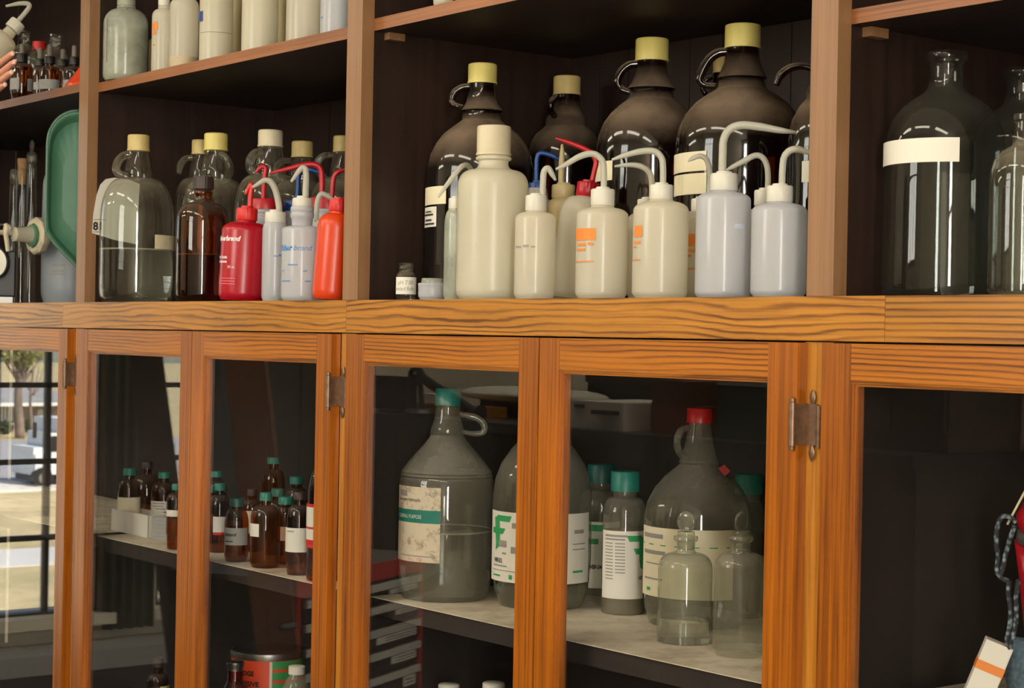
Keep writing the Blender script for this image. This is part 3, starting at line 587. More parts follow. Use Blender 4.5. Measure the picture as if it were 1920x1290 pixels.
b.tube('delivery_tube', M['pe_tube'], [(524, 402), (522, 380), (516, 356), (508, 342), (497, 339), (486, 345), (474, 353)], [6, 6, 6, 6, 5, 4, 2.5]); b.bars(M['inkblue'], [(513, 520, 480, 482), (522, 527, 478, 481)], 24)
b = wash('wash_bottle', 'white wash bottle with large blue lettering, tube hooked forwards', 565, 37.5, .055, (19, 372, 388), 18, (424, 432), 563, None, mb='pe_blue', group=WL)
b.lathe('neck', M['pe_blue'], [(20, 387), (22, 390), (22, 396), (20.5, 398), (22, 401), (22, 408), (20, 410), (19, 425)]); b.tube('delivery_tube', M['pe_tube'], [(573, 390), (573, 360), (574, 335), (573, 320), (568, 315), (560, 322), (546, 342)], [6, 6, 6, 6, 5.5, 4.5, 2.5])
b.text(M['inkblue'], 'Fisher', 531, 471, 10, 37.5, shear=.25, a=-80, fit=36, bold=.0008); b.text(M['inkblue'], 'brand', 558, 471, 10, 37.5, shear=.25, a=-24, fit=37)
b.bars(M['inkblue'], [(541, 558, 497, 499), (531, 534, 508, 510), (568, 575, 508, 510), (530, 545, 527, 529), (571, 582, 527, 529)], 37.5)
b = wash('wash_bottle', 'small white wash bottle behind the orange one, short angled tube', 606, 24, .12, (15, 414, 428), 13, (430, 440), 562, [(593, 416), (594, 390), (598, 370), (606, 364), (620, 371), (634, 381)], 5, mc='cream_cap', group=WL)
b = wash('wash_bottle', 'bright orange squeeze bottle leaning against the middle upright', 622, 36.5, .06, (18, 376, 398), 15, (402, 430), 562, [(654, 378), (650, 365), (645, 358), (640, 366), (636, 372)], 4, mb='orange', mc='redcap', mt='pe_tube', group=WL, ridges=14, corner=16, shk=.9); b.tilt(3.5, 30)
# paper notice stuck on the partition behind the first jug
XN = PX[1]+PWD[1]+.0004
npt = lambda px, py, e=0: on(px, py, 0, XN+e)
o0 = npt(215, 440); nt_ = thing('paper_notice', o0, 'curled pale paper with a black number, stuck on the partition behind the half-full clear jug', 'paper')
bm = bmesh.new(); ol = [(172.5, 437), (175, 400), (181, 366), (188, 346), (198, 336), (214, 333), (240, 336), (262, 345), (260, 380), (256, 458), (215, 450)]
vf = [bm.verts.new(npt(x, y, .0012)-o0) for x, y in ol]; vb = [bm.verts.new(npt(x, y)-o0) for x, y in ol]
bm.faces.new(vf); bm.faces.new(vb[::-1])
for k in range(len(ol)): bm.faces.new((vf[k], vb[k], vb[(k+1) % len(ol)], vf[(k+1) % len(ol)]))
obj('sheet', bm, M['white'], nt_); bm, w = text_mesh('81', .016, 0, .0008)
for v in bm.verts: v.co = npt(174.5+v.co.x/w*16, 431-v.co.y/.016*15, .0016)-o0
obj('lettering', bm, M['ink'], nt_); bm = bmesh.new()
for x0, x1, yy in ((176, 197, 411), (174, 192, 434)): bm.faces.new([bm.verts.new(npt(x, y, .0016)-o0) for x, y in ((x0, yy), (x1, yy), (x1, yy+1.5), (x0, yy+1.5))])
obj('printing', bm, M['inkgrey'], nt_)
# ---- big bottles at the right
GG = 'big empty greenish glass bottles'
b = Bot('glass_bottle', 'largest empty greenish glass bottle with a blank white tape label', 'bottle', 1771, 330, .112, 0, GG)
b.lathe('body', M['clearold'], [(30, 99), (36, 100), (38.5, 105), (38, 113), (33, 119), (31.5, 125), (32, 150), (35, 168), (42, 176), (58, 186), (80, 202), (97, 224), (107, 250), (111, 280), (113, 340), (114, 470), (115, 530)] + foot(115, 556, 10), cap=False)
b.label(M['white'], 1660, 1797, 270, 314, 112, label='blank white tape label')
b = Bot('glass_bottle', 'empty greenish glass bottle behind, only its lip and shoulder seen at the right border', 'bottle', 1912, 330, .275, 0, GG)
b.lathe('body', M['clearold'], [(28, 128), (34, 130), (36, 135), (35, 142), (30, 147), (29, 180), (33, 196), (50, 210), (78, 236), (88, 270), (90, 330), (90, 530)] + foot(90, 553, 10), cap=False)
b = Bot('glass_bottle', 'shorter empty clear bottle in front at the right border, crackled glints', 'bottle', 1925, 420, .05, 0, GG)
b.lathe('body', M['clear'], [(26, 215), (30, 217), (30, 226), (25, 230), (26, 262), (30, 274), (48, 284), (62, 300), (69, 325), (70, 360), (70, 530)] + foot(70, 552, 10), cap=False)
# ------------------------------------------------------------------ upper shelf of the left-centre bay
ZB1 = SHELF[1][1]; UG = 'plastic bottles on the upper shelf'
def pbottle(label, cx, hw, y, z0, top, mb, cap=None, sh=None, capm='pe_cap', base=150, group=UG, name='plastic_bottle', corner=8):
    b = Bot(name, label, 'bottle', cx, 60, y, z0, group)
    w, t, bt = cap
    b.lathe('body', M[mb], [(w*.85, t+3), (w*.9, bt), (w*1.02, bt+1), (w*1.02, bt+4), (w*.9, bt+6)] + dome(w*.9, hw, sh[0], sh[1]) + foot(hw, base, corner))
    b.lathe('cap', M[capm], [(w*.9, t), (w, t+2), (w, bt-.5)], 22)
    return b
b = pbottle('hazy clear plastic bottle full of liquid at the left end of the upper shelf', 236, 41, .062, ZB1, -30, 'plasticclear', (17, -30, 12), (18, 46), 'plasticclear')
b.lathe('liquid', mat('cloudy_liquid', lin(178, 178, 150), .25, trans=.5), [(38, 55), (38.4, 56), (38.4, 140), (36, 150)]); b.bars(M['inkgrey'], [(199, 202, 40, 120)], 41, part='seam')
b = pbottle('short pale bottle wedged behind the hazy clear one and the orange-marked one', 292, 13, .145, ZB1, 60, 'pe_old', (7, 62, 72), (73, 80))
b = pbottle('white bottle with small orange print at its left edge on the upper shelf', 307, 22, .075, ZB1, -30, 'pe', (11, -12, 12), (18, 32))
b.bars(M['inkorange'], [(287.5, 296, 45, 60), (287.5, 293, 62, 68), (287.5, 291, 86, 88)], 22)
b = pbottle('white bottle with brown sediment at its bottom on the upper shelf', 345, 27, .085, ZB1, -30, 'pe', (12, -40, -8), (-4, 14))
b.lathe('sediment', mat('brown_sediment', lin(190, 172, 140), .5, noise=.1), [(27.15, 108), (27.3, 111), (27.3, 125), (26.6, 131)], cap=False)
b = pbottle('pale bottle with a small blue square sticker and a level line on the upper shelf', 405, 31, .10, ZB1, -60, 'pe_cream', (14, -80, -50), (-46, -22))
b.label(M['blue'], 372.5, 381, 25, 44, 31.4, label='blue sticker'); b.bars(M['inkgrey'], [(378, 432, 64.5, 65.5)], 31, part='level_line')
b = pbottle('yellowed narrow bottle in the gap left of the plain cream one', 441, 16, .24, ZB1, -30, 'pe_old', (8, -30, -12), (-8, 4))
b = pbottle('plain cream-coloured tall bottle on the upper shelf, no marks', 487, 34, .095, ZB1, -80, 'pe_cream', (15, -100, -70), (-66, -40))
b = pbottle('yellowish bottle half hidden between the cream one and the white one', 526, 20, .20, ZB1, -60, 'pe_old', (9, -70, -46), (-42, -24))
b = pbottle('large white bottle second from the middle upright on the upper shelf', 571, 35, .10, ZB1, -80, 'pe', (15, -100, -70), (-66, -40))
b = pbottle('bluish white bottle touching the middle upright on the upper shelf', 632, 32, .09, ZB1, -80, 'pe_blue', (14, -100, -70), (-66, -40)); b.bars(M['inkblue'], [(603, 606, 35, 38)], 32)
ZC1 = SHELF[2][1]
b = Bot('plastic_bottle', 'white bottle whose foot shows on the topmost shelf of the widest bay', 'bottle', 831, -10, .085, ZC1)
b.lathe('body', M['pe'], [(8, -70), (8, -60)] + dome(8, 18.5, -58, -46) + foot(18.5, 10, 5)); b.lathe('cap', M['pe_cap'], [(8, -80), (9, -79), (9, -64)], 18)
b = Bot('jar', 'brown jar just showing beside the white foot on the topmost shelf', 'jar', 875, -10, .10, ZC1)
b.lathe('body', M['amber'], [(14, -40), (14, -34), (20, -28)] + foot(20, 6, 4)); b.lathe('lid', M['blackcap'], [(14, -48), (15, -47), (15, -36)], 20)
# ------------------------------------------------------------------ left bay, dropper bottles
ZA = SHELF[0][1]; DG = 'amber dropper bottles on the left shelf'
def dropper(label, cx, hw, y, bulb, collar, sh, labels=(), bw=5, cw=9):
    b = Bot('dropper_bottle', label, 'dropper bottle', cx, 140, y, ZA, DG)
    b.lathe('body', M['amber'], [(cw*.7, collar[1]-4), (cw*.72, collar[1]+1)] + dome(cw*.75, hw, sh[0], sh[1], 6, .85) + foot(hw, 180, 5), seg=32)
    b.lathe('collar', M['black'], [(cw*.85, collar[0]), (cw, collar[0]+2), (cw, collar[1])], 18)
    b.lathe('bulb', M['rubber'], [(0, bulb[0]), (bw*.6, bulb[0]+.6), (bw*.9, bulb[0]+2.5), (bw, bulb[0]+7), (bw, bulb[1]-3), (bw*1.25, bulb[1])], seg=20)
    for x0, x1, y0, y1 in labels: b.label(M['greylabel'], x0, x1, y0, y1, hw)
    return b
dropper('amber dropper bottle nearest the held wash bottle, two labels', 41, 20.5, .09, (82, 101), (101, 117), (119, 130), ((17, 36, 149, 170), (51, 61, 149, 172)), cw=10)
dropper('amber dropper bottle in the second rank, under the red cap', 75, 15, .19, (90, 111), (111, 124), (125, 134), ((62, 74, 156, 170),))
dropper('amber dropper bottle in front centre with one broad beige label', 93, 19, .085, (83, 106), (106, 120), (124, 134), ((73, 110, 151, 169),), cw=10)
dropper('amber dropper bottle in the second rank, in dark shade left of the last one', 118, 15, .20, (92, 112), (112, 125), (126, 135), (), cw=10)
dropper('amber dropper bottle beside the orange funnel', 139, 20, .10, (85, 107), (107, 122), (125, 136), ((119, 137, 152, 166),))
def backb(label, cx, nw, top, shy, hw, y, cap=None):
    b = Bot('glass_bottle', label, 'bottle', cx, 110, y, ZA)
    b.lathe('body', M['clear'], [(nw*.9, top), (nw*1.1, top+1), (nw*1.1, top+4), (nw*.9, top+6), (nw*.95, top+9), (nw*.85, top+12), (nw*.85, shy[0])] + dome(nw*.85, hw, shy[0], shy[1])[1:] + foot(hw, 170, 6), cap=False)
    if cap: b.lathe('cap', M['redcap'], [(cap[0]*.95, cap[1]), (cap[0], cap[1]+2), (cap[0], cap[2])], 24)
    else: b.lathe('neck_ring', M['clear'], [(nw*1.0, top+13), (nw*1.14, top+15), (nw*1.0, top+17)], cap=False)
    return b
backb('open clear bottle behind the dropper bottles, next to the held wash bottle', 46, 9.5, 59, (84, 106), 24, .31)
backb('clear bottle with a bright red cap behind the dropper bottles', 73, 9, 86, (96, 118), 20, .42, (12.5, 79, 95))
backb('open clear bottle with threaded neck behind the middle dropper bottle', 103, 11, 65, (90, 112), 24, .32)
b = Bot('funnel', 'bright orange funnel standing upside down beside the brown upright', 'funnel', 166, 140, .085, ZA)
b.lathe('cone', M['orange'], [(6, 108), (13, 122), (40, 158), (42, 160), (42, None)]); b.lathe('spout', M['orange'], [(3.5, 70), (4, 70.5), (6.2, 109)])
# ------------------------------------------------------------------ left bay, worktop level
b = Bot('enamel_tray', 'green enamel tray standing on edge behind the left upright', 'tray', 150, 380, .10)
ol = [(150, 208), (132, 211), (113, 222), (99, 240), (92, 262), (90.5, 300), (88, 425), (91, 440), (101, 455), (122, 478), (147, 503), (172, 532), (190, 552), (204, 556), (206, 540), (207, 470), (209, 300), (207, 250), (196, 222), (175, 210)]
cxm, cym = 152, 375
def ring(k, dep): return [b.p(cxm+(x-cxm)*k, cym+(y-cym)*(k+.06*(1-k)), dep) for x, y in ol]
bm = bmesh.new(); rs = []
for k, dep in ((1.0, .0), (1.005, .004), (.975, .006), (.93, .002), (.86, -.018), (.80, -.022), (.76, -.022)): rs.append([bm.verts.new(v) for v in ring(k, dep)])
n = len(ol)
for A_, B_ in zip(rs, rs[1:]):
    for k in range(n): bm.faces.new((A_[k], A_[(k+1) % n], B_[(k+1) % n], B_[k]))
bm.faces.new(rs[-1]); bk = [bm.verts.new(v) for v in ring(.8, -.026)]
for k in range(n): bm.faces.new((rs[0][k], bk[k], bk[(k+1) % n], rs[0][(k+1) % n]))
bm.faces.new(bk[::-1]); ob_ = obj('pan', bm, M['enamel'], b.o, smooth='all')
md = ob_.modifiers.new('s', 'SUBSURF'); md.levels = 1; md.render_levels = 2
obj('rim', tube([v for v in ring(1.0, .003)] + [ring(1.0, .003)[0]], .0035, 8, 3), mat('worn_rim', lin(84, 120, 96), .3), b.o, smooth='all', label='worn darker rim')
b = Bot('carboy', 'grey-blue plastic carboy with a white spigot behind the green tray', 'carboy', 133, 470, .30)
b.lathe('body', M['carboy'], [(14, 250), (16, 262), (16, 300)] + dome(16, 53, 302, 352, 8)[1:] + [(54, 420), (54, 520)] + foot(54, 566, 26)); b.lathe('cap', M['pe_cap'], [(17, 236), (19, 238), (19, 262)], 24)
b.bars(M['inkgrey'], [(99, 122, 497, 501), (97, 121, 508, 511), (97, 121, 514, 517)], 54)
def axial(bot, part, m, p0, dirv, prof, seg=28, ridges=0, cap=True):
    """a turned piece along dirv from p0 (prof: radius, distance)"""
    bm = lathe([(r, -d) for r, d in prof], seg, ridges, (-9, 9), cap=cap); q = (-dirv).to_track_quat('Z', 'Y').to_matrix().to_4x4()
    bmesh.ops.transform(bm, matrix=Matrix.Translation(p0) @ q, verts=bm.verts[:]); return obj(part, bm, m, bot.o, smooth=40)
dv = (-b.rt*.86+b.tw*.5).normalized(); p0 = b.p(98, 447, .062)
axial(b, 'spigot_neck', M['pe_cap'], p0, dv, [(.012, -.035), (.012, .03)])
axial(b, 'flange', M['cream_cap'], b.p(76, 447, .075), dv, [(.030, -.012), (.047, -.008), (.05, -.002), (.05, .012), (.044, .018), (.034, .018), (.032, .008)], ridges=10)
axial(b, 'gasket', M['enamel'], b.p(66, 447, .085), dv, [(.022, .0), (.030, .001), (.030, .007), (.022, .009)])
axial(b, 'spigot', M['pe_cream'], b.p(64, 446, .086), dv, [(.024, -.006), (.022, .012), (.018, .05), (.019, .052), (.012, .056)])
axial(b, 'nozzle', M['cream_cap'], b.p(24, 444, .11), dv, [(.006, -.02), (.0075, .0), (.006, .04), (.005, .06)])
b.tube('lever', M['cream_cap'], [(17, 428, .118), (20, 436, .12), (18, 446, .122), (20, 460, .122), (22, 478, .12)], [3.5, 5.5, 4.5, 4.5, 4], smooth=True)
axial(b, 'lever_disc', M['cream_cap'], b.p(20, 438, .112), dv, [(.008, -.004), (.0155, -.003), (.0155, .003), (.008, .004)])
TG = 'stoppered glass cylinders in the left bay'
def cyl(label, cx, hw, top, y, stop, sm):
    b = Bot('glass_cylinder', label, 'cylinder', cx, 440, y, 0, TG)
    b.lathe('body', M['clear'], [(hw*1.15, top), (hw*1.2, top+1.5), (hw*.95, top+4), (hw, top+18), (hw, 540), (hw*1.05, 556), (hw*1.05, None)], cap=False)
    b.lathe('stopper', sm, stop); return b
cyl('short stoppered glass cylinder next to the left border', 24, 8, 335, .31, [(5, 318), (7, 322), (7.5, 333), (5, 345)], M['clearhaze'])
cyl('glass cylinder closed with a tan cork', 40, 11, 318, .25, [(9, 298), (9.5, 300), (8, 330), (6.5, 346)], M['cork'])
cyl('tallest glass cylinder with a pointed glass stopper', 57, 11, 305, .355, [(2, 264), (4.5, 270), (4, 278), (3, 284), (9, 288), (10, 294), (9, 308), (7.5, 314)], M['clearhaze'])
b = Bot('dial_gauge', 'black instrument with a round white dial at the left border', 'gauge', -10, 510, .12)
bm = bmesh.new(); box(bm, -.06, .055, -.04, .04, .02, .145); bmesh.ops.transform(bm, matrix=Matrix.Rotation(b.phi+PI/2, 4, 'Z'), verts=bm.verts[:])
obj('housing', bm, M['black'], b.o, bevel=.004); dd = (b.rt*-.55+b.tw*.83).normalized()
axial(b, 'dial', M['white'], b.p(-10, 494, .074), dd, [(.0, -.004), (.040, -.004), (.040, .002), (.037, .003), (0, .003)])
axial(b, 'bezel', M['black'], b.p(-10, 494, .071), dd, [(.040, -.006), (.044, -.006), (.044, .006), (.040, .006)], cap=False)
bm = bmesh.new(); box(bm, -.05, .05, -.03, .03, 0, .022); bmesh.ops.transform(bm, matrix=Matrix.Rotation(b.phi+PI/2, 4, 'Z'), verts=bm.verts[:]); obj('base', bm, M['steel'], b.o, bevel=.002, label='dull metal base')
obj('trim_bar', tube([b.p(-30, 425, .045), b.p(17, 422, .045)], .003, 8), M['steel'], b.o); obj('bracket', tube([b.p(12, 424, .045), b.p(12, 460, .035)], .003, 8), M['steel'], b.o)
# ------------------------------------------------------------------ hand with a wash bottle
SY = -.10
foot_ = AT(-46, 132, SY); th = math.radians(38.7)
b = Bot('wash_bottle', 'white wash bottle tipped over in a person\'s hand, at the upper left corner', 'wash bottle', -46, 90, SY, foot_.z)
b.o.location = (foot_.x, foot_.y, foot_.z); b.b = foot_
def up(px, py):
    vx, vy = px+46, py-132; return (b.ax(90)+vx*math.cos(th)+vy*math.sin(th), 132-vx*math.sin(th)+vy*math.cos(th))
b.lathe('body', M['pe'], [(11, 30), (12, 37), (12, 42)] + dome(12, 27, 42, 56) + foot(27, 132, 7)); b.lathe('cap', M['pe_cap'], [(9, 8), (14, 9), (15.5, 12), (15.5, 28)], 20)
b.tube('delivery_tube', M['pe_tube'], [up(30, 36), up(40, 24), up(50, 10), up(51, 4), up(45, 1.5), up(30, 3), up(8, 9)], [4.5, 4.5, 4.5, 4.5, 4.5, 4, 2])
b.o.matrix_world = Matrix.Translation(foot_) @ Matrix.Rotation(-th, 4, b.tw); HB = b
hp = AT(-20, 160, SY); hand = bpy.data.objects.new('t', None)
class H: pass
h = H(); h.S = PPM(hp)
def hpnt(px, py, dep): return AT(px, py, SY) + HB.tw*dep
def hand_mesh():
    V, E, Rr = [], [], []
    def add(p, r, par=None):
        V.append(p); Rr.append(r)
        if par is not None: E.append((par, len(V)-1))
        return len(V)-1
    root = add(hpnt(-62, 196, .022), .027)
    wr = add(hpnt(-86, 225, .012), .026, root); e1 = add(hpnt(-150, 300, -.02), .034, wr); e2 = add(hpnt(-260, 400, -.06), .045, e1)
    pm = add(hpnt(-46, 178, .028), .028, root)
    for kn, a_, c_, t_ in (((-37, 152, .042), (-12, 134, .046), (8, 117, .040), (24, 103, .028)), ((-34, 164, .046), (-6, 148, .050), (12, 133, .044), (26, 119, .030)),
                           ((-34, 177, .044), (-8, 163, .047), (8, 150, .041), (21, 138, .028)), ((-38, 190, .036), (-16, 179, .038), (-2, 169, .034), (9, 160, .024))):
        k = add(hpnt(*kn), .0115, pm); a = add(hpnt(*a_), .0098, k); c = add(hpnt(*c_), .0092, a); add(hpnt(*t_), .0078, c)
    t0 = add(hpnt(-66, 160, -.005), .014, root); t1 = add(hpnt(-60, 130, -.03), .0115, t0); add(hpnt(-44, 110, -.040), .009, t1)
    return V, E, Rr
V, E, Rr = hand_mesh(); org = V[0]
me = bpy.data.meshes.new('person'); me.from_pydata([v-org for v in V], E, []); me.update()
person = bpy.data.objects.new('person', me); COL.objects.link(person); person.location = org
sk = person.modifiers.new('skin', 'SKIN'); sk.use_smooth_shade = True
for i, r in enumerate(Rr): me.skin_vertices[0].data[i].radius = (r, r*.9)
me.skin_vertices[0].data[0].use_root = True; me.materials.append(M['skin'])
ss = person.modifiers.new('sub', 'SUBSURF'); ss.levels = 2; ss.render_levels = 2
tag(person, 'person\'s hand reaching in from the left border, fingers round a tipped white wash bottle', 'person')
obj('sleeve', tube([V[2]-org+(V[2]-V[1])*-.3, V[2]-org, V[3]-org, V[3]-org+(V[3]-V[2])*1.2], [.042, .046, .058, .07], 16), mat('grey_cloth', lin(120, 120, 128), .9), person, smooth='all')
bmn = bmesh.new()
for (x, y, d) in ((23, 104, .037), (26, 120, .039), (21, 139, .037), (9, 161, .032)):
    b4 = bmesh.ops.create_uvsphere(bmn, u_segments=12, v_segments=8, radius=.0052); bmesh.ops.scale(bmn, vec=(1, .35, 1.2), verts=b4['verts']); bmesh.ops.rotate(bmn, cent=(0, 0, 0), matrix=Matrix.Rotation(HB.phi+PI/2, 3, 'Z'), verts=b4['verts']); bmesh.ops.translate(bmn, vec=hpnt(x, y, d-.004)-org, verts=b4['verts'])
obj('fingernails', bmn, mat('nails', lin(228, 178, 158), .3), person, smooth='all')
# ------------------------------------------------------------------ inside the glazed cabinets
def inb(name, label, cat, cx, cy, basepx, bx=None, group=None, z=SH):
    y = on(bx or cx, basepx, 2, z).y; return Bot(name, label, cat, cx, cy, y, z, group)
IG = 'small amber reagent bottles behind the glass doors'
def amb(label, cx, hw, base, cap, sh, capm='teal', labs=(), name='reagent_bottle', nw=None, mb='amber', y=None, cw=None, group=IG):
    """cap=(x0,x1,top,bottom)"""
    c = (cap[0]+cap[1])/2; w = (cap[1]-cap[0])/2; nw = nw or w*.85
    b = Bot(name, label, 'bottle', cx, base-30, y, SH, group) if y else inb(name, label, 'bottle', cx, base-30, base-4, group=group)
    b.lathe('body', M[mb], [(nw*.9, cap[3]-5), (nw, cap[3]+1), (nw, sh[0])] + dome(nw, hw, sh[0], sh[1], 7, .85)[1:] + foot(hw, base, 6), seg=36)
    b.lathe('cap', M[capm], [(w*.92, cap[2]), (w, cap[2]+1.5), (w, cap[3])], 24)
    for m, x0, x1, y0, y1 in labs: b.label(M[m], x0, x1, y0, y1, hw)
    return b
# left door of the second cabinet: a cardboard tray of bottles
P0, P1, P2 = on(192, 991, 2, SH), on(208, 994, 2, SH), on(277, 1009, 2, SH)
ux = (P2-P1).normalized(); vy = Vector((-ux.y, ux.x, 0)); Lb = (P2-P1).length*1.0; Hb = 42/PPM(P2); Db = .062
tr = thing('box', (P1.x, P1.y, SH+.0005), 'open white cardboard tray holding bottles at the left end of the glazed shelf', 'box', rz=math.atan2(ux.y, ux.x))
obj('tray_walls', B((0, Lb, 0, .002, 0, Hb), (0, Lb, Db-.002, Db, 0, Hb), (0, .002, 0, Db, 0, Hb), (Lb-.002, Lb, 0, Db, 0, Hb)), M['white'], tr); obj('tray_floor', B((.002, Lb-.002, .002, Db-.002, 0, .002)), M['white'], tr)
def intray(u, v): return tr.location + ux*u + vy*v
def tb(label, u, v, cx, hw, base, cap, sh, labs=(), capm='teal'):
    q = intray(u, v); b = amb(label, cx, hw, base, cap, sh, capm, labs, y=q.y); b.o.location.z += .002; return b
b = amb('amber bottle with a wide cream label standing in the white tray', 240, 21, 985, (231, 254, 877, 890), (897, 922), 'teal', [('cream', 220, 260, 930, 962)], y=P1.y+.05)
best = min((abs((lambda d: IW/2+FPX*d.dot(RGT)/d.dot(FWD))(intray(u*.002, 0.031)-CAM)-240), u*.002) for u in range(15, 80))[1]
b.o.location = intray(best, 0.031)+Vector((0, 0, .0035))
b = amb('big dark bottle with a bare neck behind the tray, at the glazed shelf\'s left', 275, 30, 975, (263, 283, 866, 878), (888, 925), 'blackcap', y=.30)
b = amb('amber bottle with teal cap and white handwritten label right of the tray', 307, 24, 1002, (296, 319, 885, 896), (904, 925), 'teal', [('white', 284, 313, 938, 958)], y=.215)
b.bars(M['inkgrey'], [(288, 308, 941, 943), (288, 306, 946, 948), (292, 309, 951, 953)], 24, part='handwriting')
b = amb('small amber bottle with teal cap half behind the door stile, white label', 330, 18, 1004, (321, 339, 907, 918), (924, 940), 'teal', [('white', 313, 346, 955, 967)], y=.075)
cd = thing('note_card', on(284, 1012, 2, SH)+Vector((0, 0, .0005)), 'grey lined note card propped against the bottle right of the tray', 'card', rz=.35)
obj('card', B((0, .115, 0, .001, 0, .052)), M['greylabel'], cd); bm = bmesh.new()
for k in range(5): box(bm, .008, .10-.01*(k % 2), -.0006, .0, .008+k*.009, .0092+k*.009)
obj('printing', bm, M['inkgrey'], cd)
# right door of the second cabinet
amb('amber bottle with teal cap in the back rank beside the middle stile', 405, 20, 1000, (395, 417, 883, 894), (902, 922), y=.30)
amb('amber bottle with red-edged white label left of the ethanol bottle', 411, 20, 1024, (402, 422, 906, 919), (928, 955), 'teal', [('white', 400, 425, 967, 996), ('inkred', 400, 425, 996, 1001)], y=.13)
amb('amber bottle with a teal cap cut off by the middle stile', 394, 17, 1012, (393-8, 404, 911, 923), (930, 950), 'teal', [('white', 384, 402, 962, 984)], y=.20)
b = amb('front amber bottle with grey label reading ethanol and dark teal cap', 443, 22.5, 1045, (432, 459, 934, 949), (954, 985), 'tealdark', [('greylabel', 422.5, 463, 988, 1020)], y=.082)
b.text(M['ink'], 'ethanol', 424, 1003, 6.5, 22.6, shear=.1, fit=24, bold=.0004, a=-58); b.bars(M['ink'], [(424, 437, 1012, 1014)], 22.6, lift=.0016)
amb('amber bottle with tall cream label behind the ethanol bottle', 472, 20, 1025, (462, 482, 917, 929), (936, 962), 'blackcap', [('cream', 456, 478, 956, 998)], y=.20)
b = amb('broad amber bottle in front with a blank small white label', 497, 28, 1059, (488, 511, 923, 938), (946, 972), 'teal', [('white', 470, 486, 980, 1004)], y=.085)
amb('amber bottle with teal cap just behind the broad front one', 519, 24, 1040, (504, 528, 916, 930), (936, 962), 'teal', y=.215)
amb('amber bottle with pinkish label between the broad one and the white-labelled one', 534, 18, 1045, (524, 551, 931, 945), (950, 972), 'teal', [('tape', 521, 537, 986, 1012)], y=.148)
amb('tallest amber bottle in the back rank, teal cap above the others', 511, 22, 1000, (499, 523, 857, 869), (880, 906), y=.36)
amb('amber bottle with teal cap in the back right of the small bottles', 555, 22, 1010, (541, 567, 893, 907), (914, 940), y=.33)
b = amb('amber bottle with large plain white label near the right stile', 560, 24, 1057, (549, 573, 922, 936), (946, 975), 'blackcap', [('white', 536, 574, 988, 1033)], y=.085); b.bars(M['inkgrey'], [(540, 552, 993, 995)], 24.2, lift=.0016)
b = amb('round-shouldered dark red bottle with red-banded white label at the right stile', 606, 32, 1088, (590, 618, 850, 870), (876, 925), 'black', [('inkred', 575, 630, 943, 949), ('white', 575, 630, 949, 986), ('inkred', 575, 630, 986, 990), ('white', 575, 630, 990, 1010), ('inkred', 575, 630, 1010, 1025)], y=.0785)
# third cabinet: jugs
JG = 'large glass jugs on the glazed shelf'
b = inb('glass_jug', 'glass jug with a stained old label, teal cap and liquid halfway', 'jug', 836, 960, 1118, 827, JG)
y_ = b.y
b.lathe('body', M['clearhaze'], [(22, 756), (23, 768), (25, 785), (30, 800), (33, 810), (31, 815), (35, 822), (46, 836), (64, 856), (80, 876), (86, 884), (84.5, 886), (87, 890), (85.5, 893), (88, 898), (88, 940), (88.5, 1040), (86, 1090), (80, 1120), (74, 1130), (70, None)])
b.lathe('cap', M['teal'], [(22, 728), (24, 730), (24, 760)], 26); b.tube('handle', M['clearhaze'], [(862, 776, 0), (880, 779, 0), (897, 784, 0), (908, 797, 0), (904, 810, 0), (884, 812, 0), (866, 808, 0)], [5, 6, 6, 7, 6, 5, 4], seg=12)
b.lathe('liquid', M['water'], [(85, 992), (86, 993), (86.5, 1040), (84, 1090), (78, 1120), (70, 1127)], smooth=30); b.lathe('waterline', M['line'], [(86.6, 990.5), (87.2, 991), (87.2, 993.5), (86.6, 994)], cap=False)
l = b.label(M['oldlabel'], 749, 826, 908, 1046, 88.6, label='stained cream label'); t = b.label(M['inkteal'], 749, 826, 950, 974, 89, 'label_band', l)
b.text(M['inkgrey'], '3-4721', 798, 924, 8, 88.8, l, fit=24, lift=.0016); b.text(M['ink'], 'Ammonium Hydroxide', 752, 935, 7, 88.8, l, fit=64, lift=.0016); b.text(M['white'], 'GENERAL PURPOSE', 752, 966, 7, 89.6, l, fit=64, lift=.0018)
b.bars(M['inkgrey'], [(754, 816, 1034, 1036), (754, 766, 915, 926)], 88.8, l)
b = inb('glass_jug', 'glass jug with the green flag label, split by the middle door stile', 'jug', 1016, 1000, 1132, 1005, JG)
b.lathe('body', M['clearhaze'], [(22, 740), (24, 760), (28, 790), (36, 806), (34, 812), (42, 822), (60, 842), (78, 868), (89, 898), (93, 930), (93, 1050), (88, 1105), (78, 1140), (66, 1152), (60, None)])
b.lathe('cap', M['teal'], [(22, 712), (24, 714), (24, 746)], 26); b.lathe('liquid', M['water'], [(90, 1082), (91, 1083), (86, 1108), (76, 1138), (66, 1148)], smooth=30)
b.tube('handle', M['clearhaze'], [(1036, 766, -.02), (1052, 772, -.04), (1058, 792, -.04), (1048, 808, -.03)], [6, 8, 8, 6])
l = b.label(M['white'], 924, 1101, 955, 1084, 93.4)
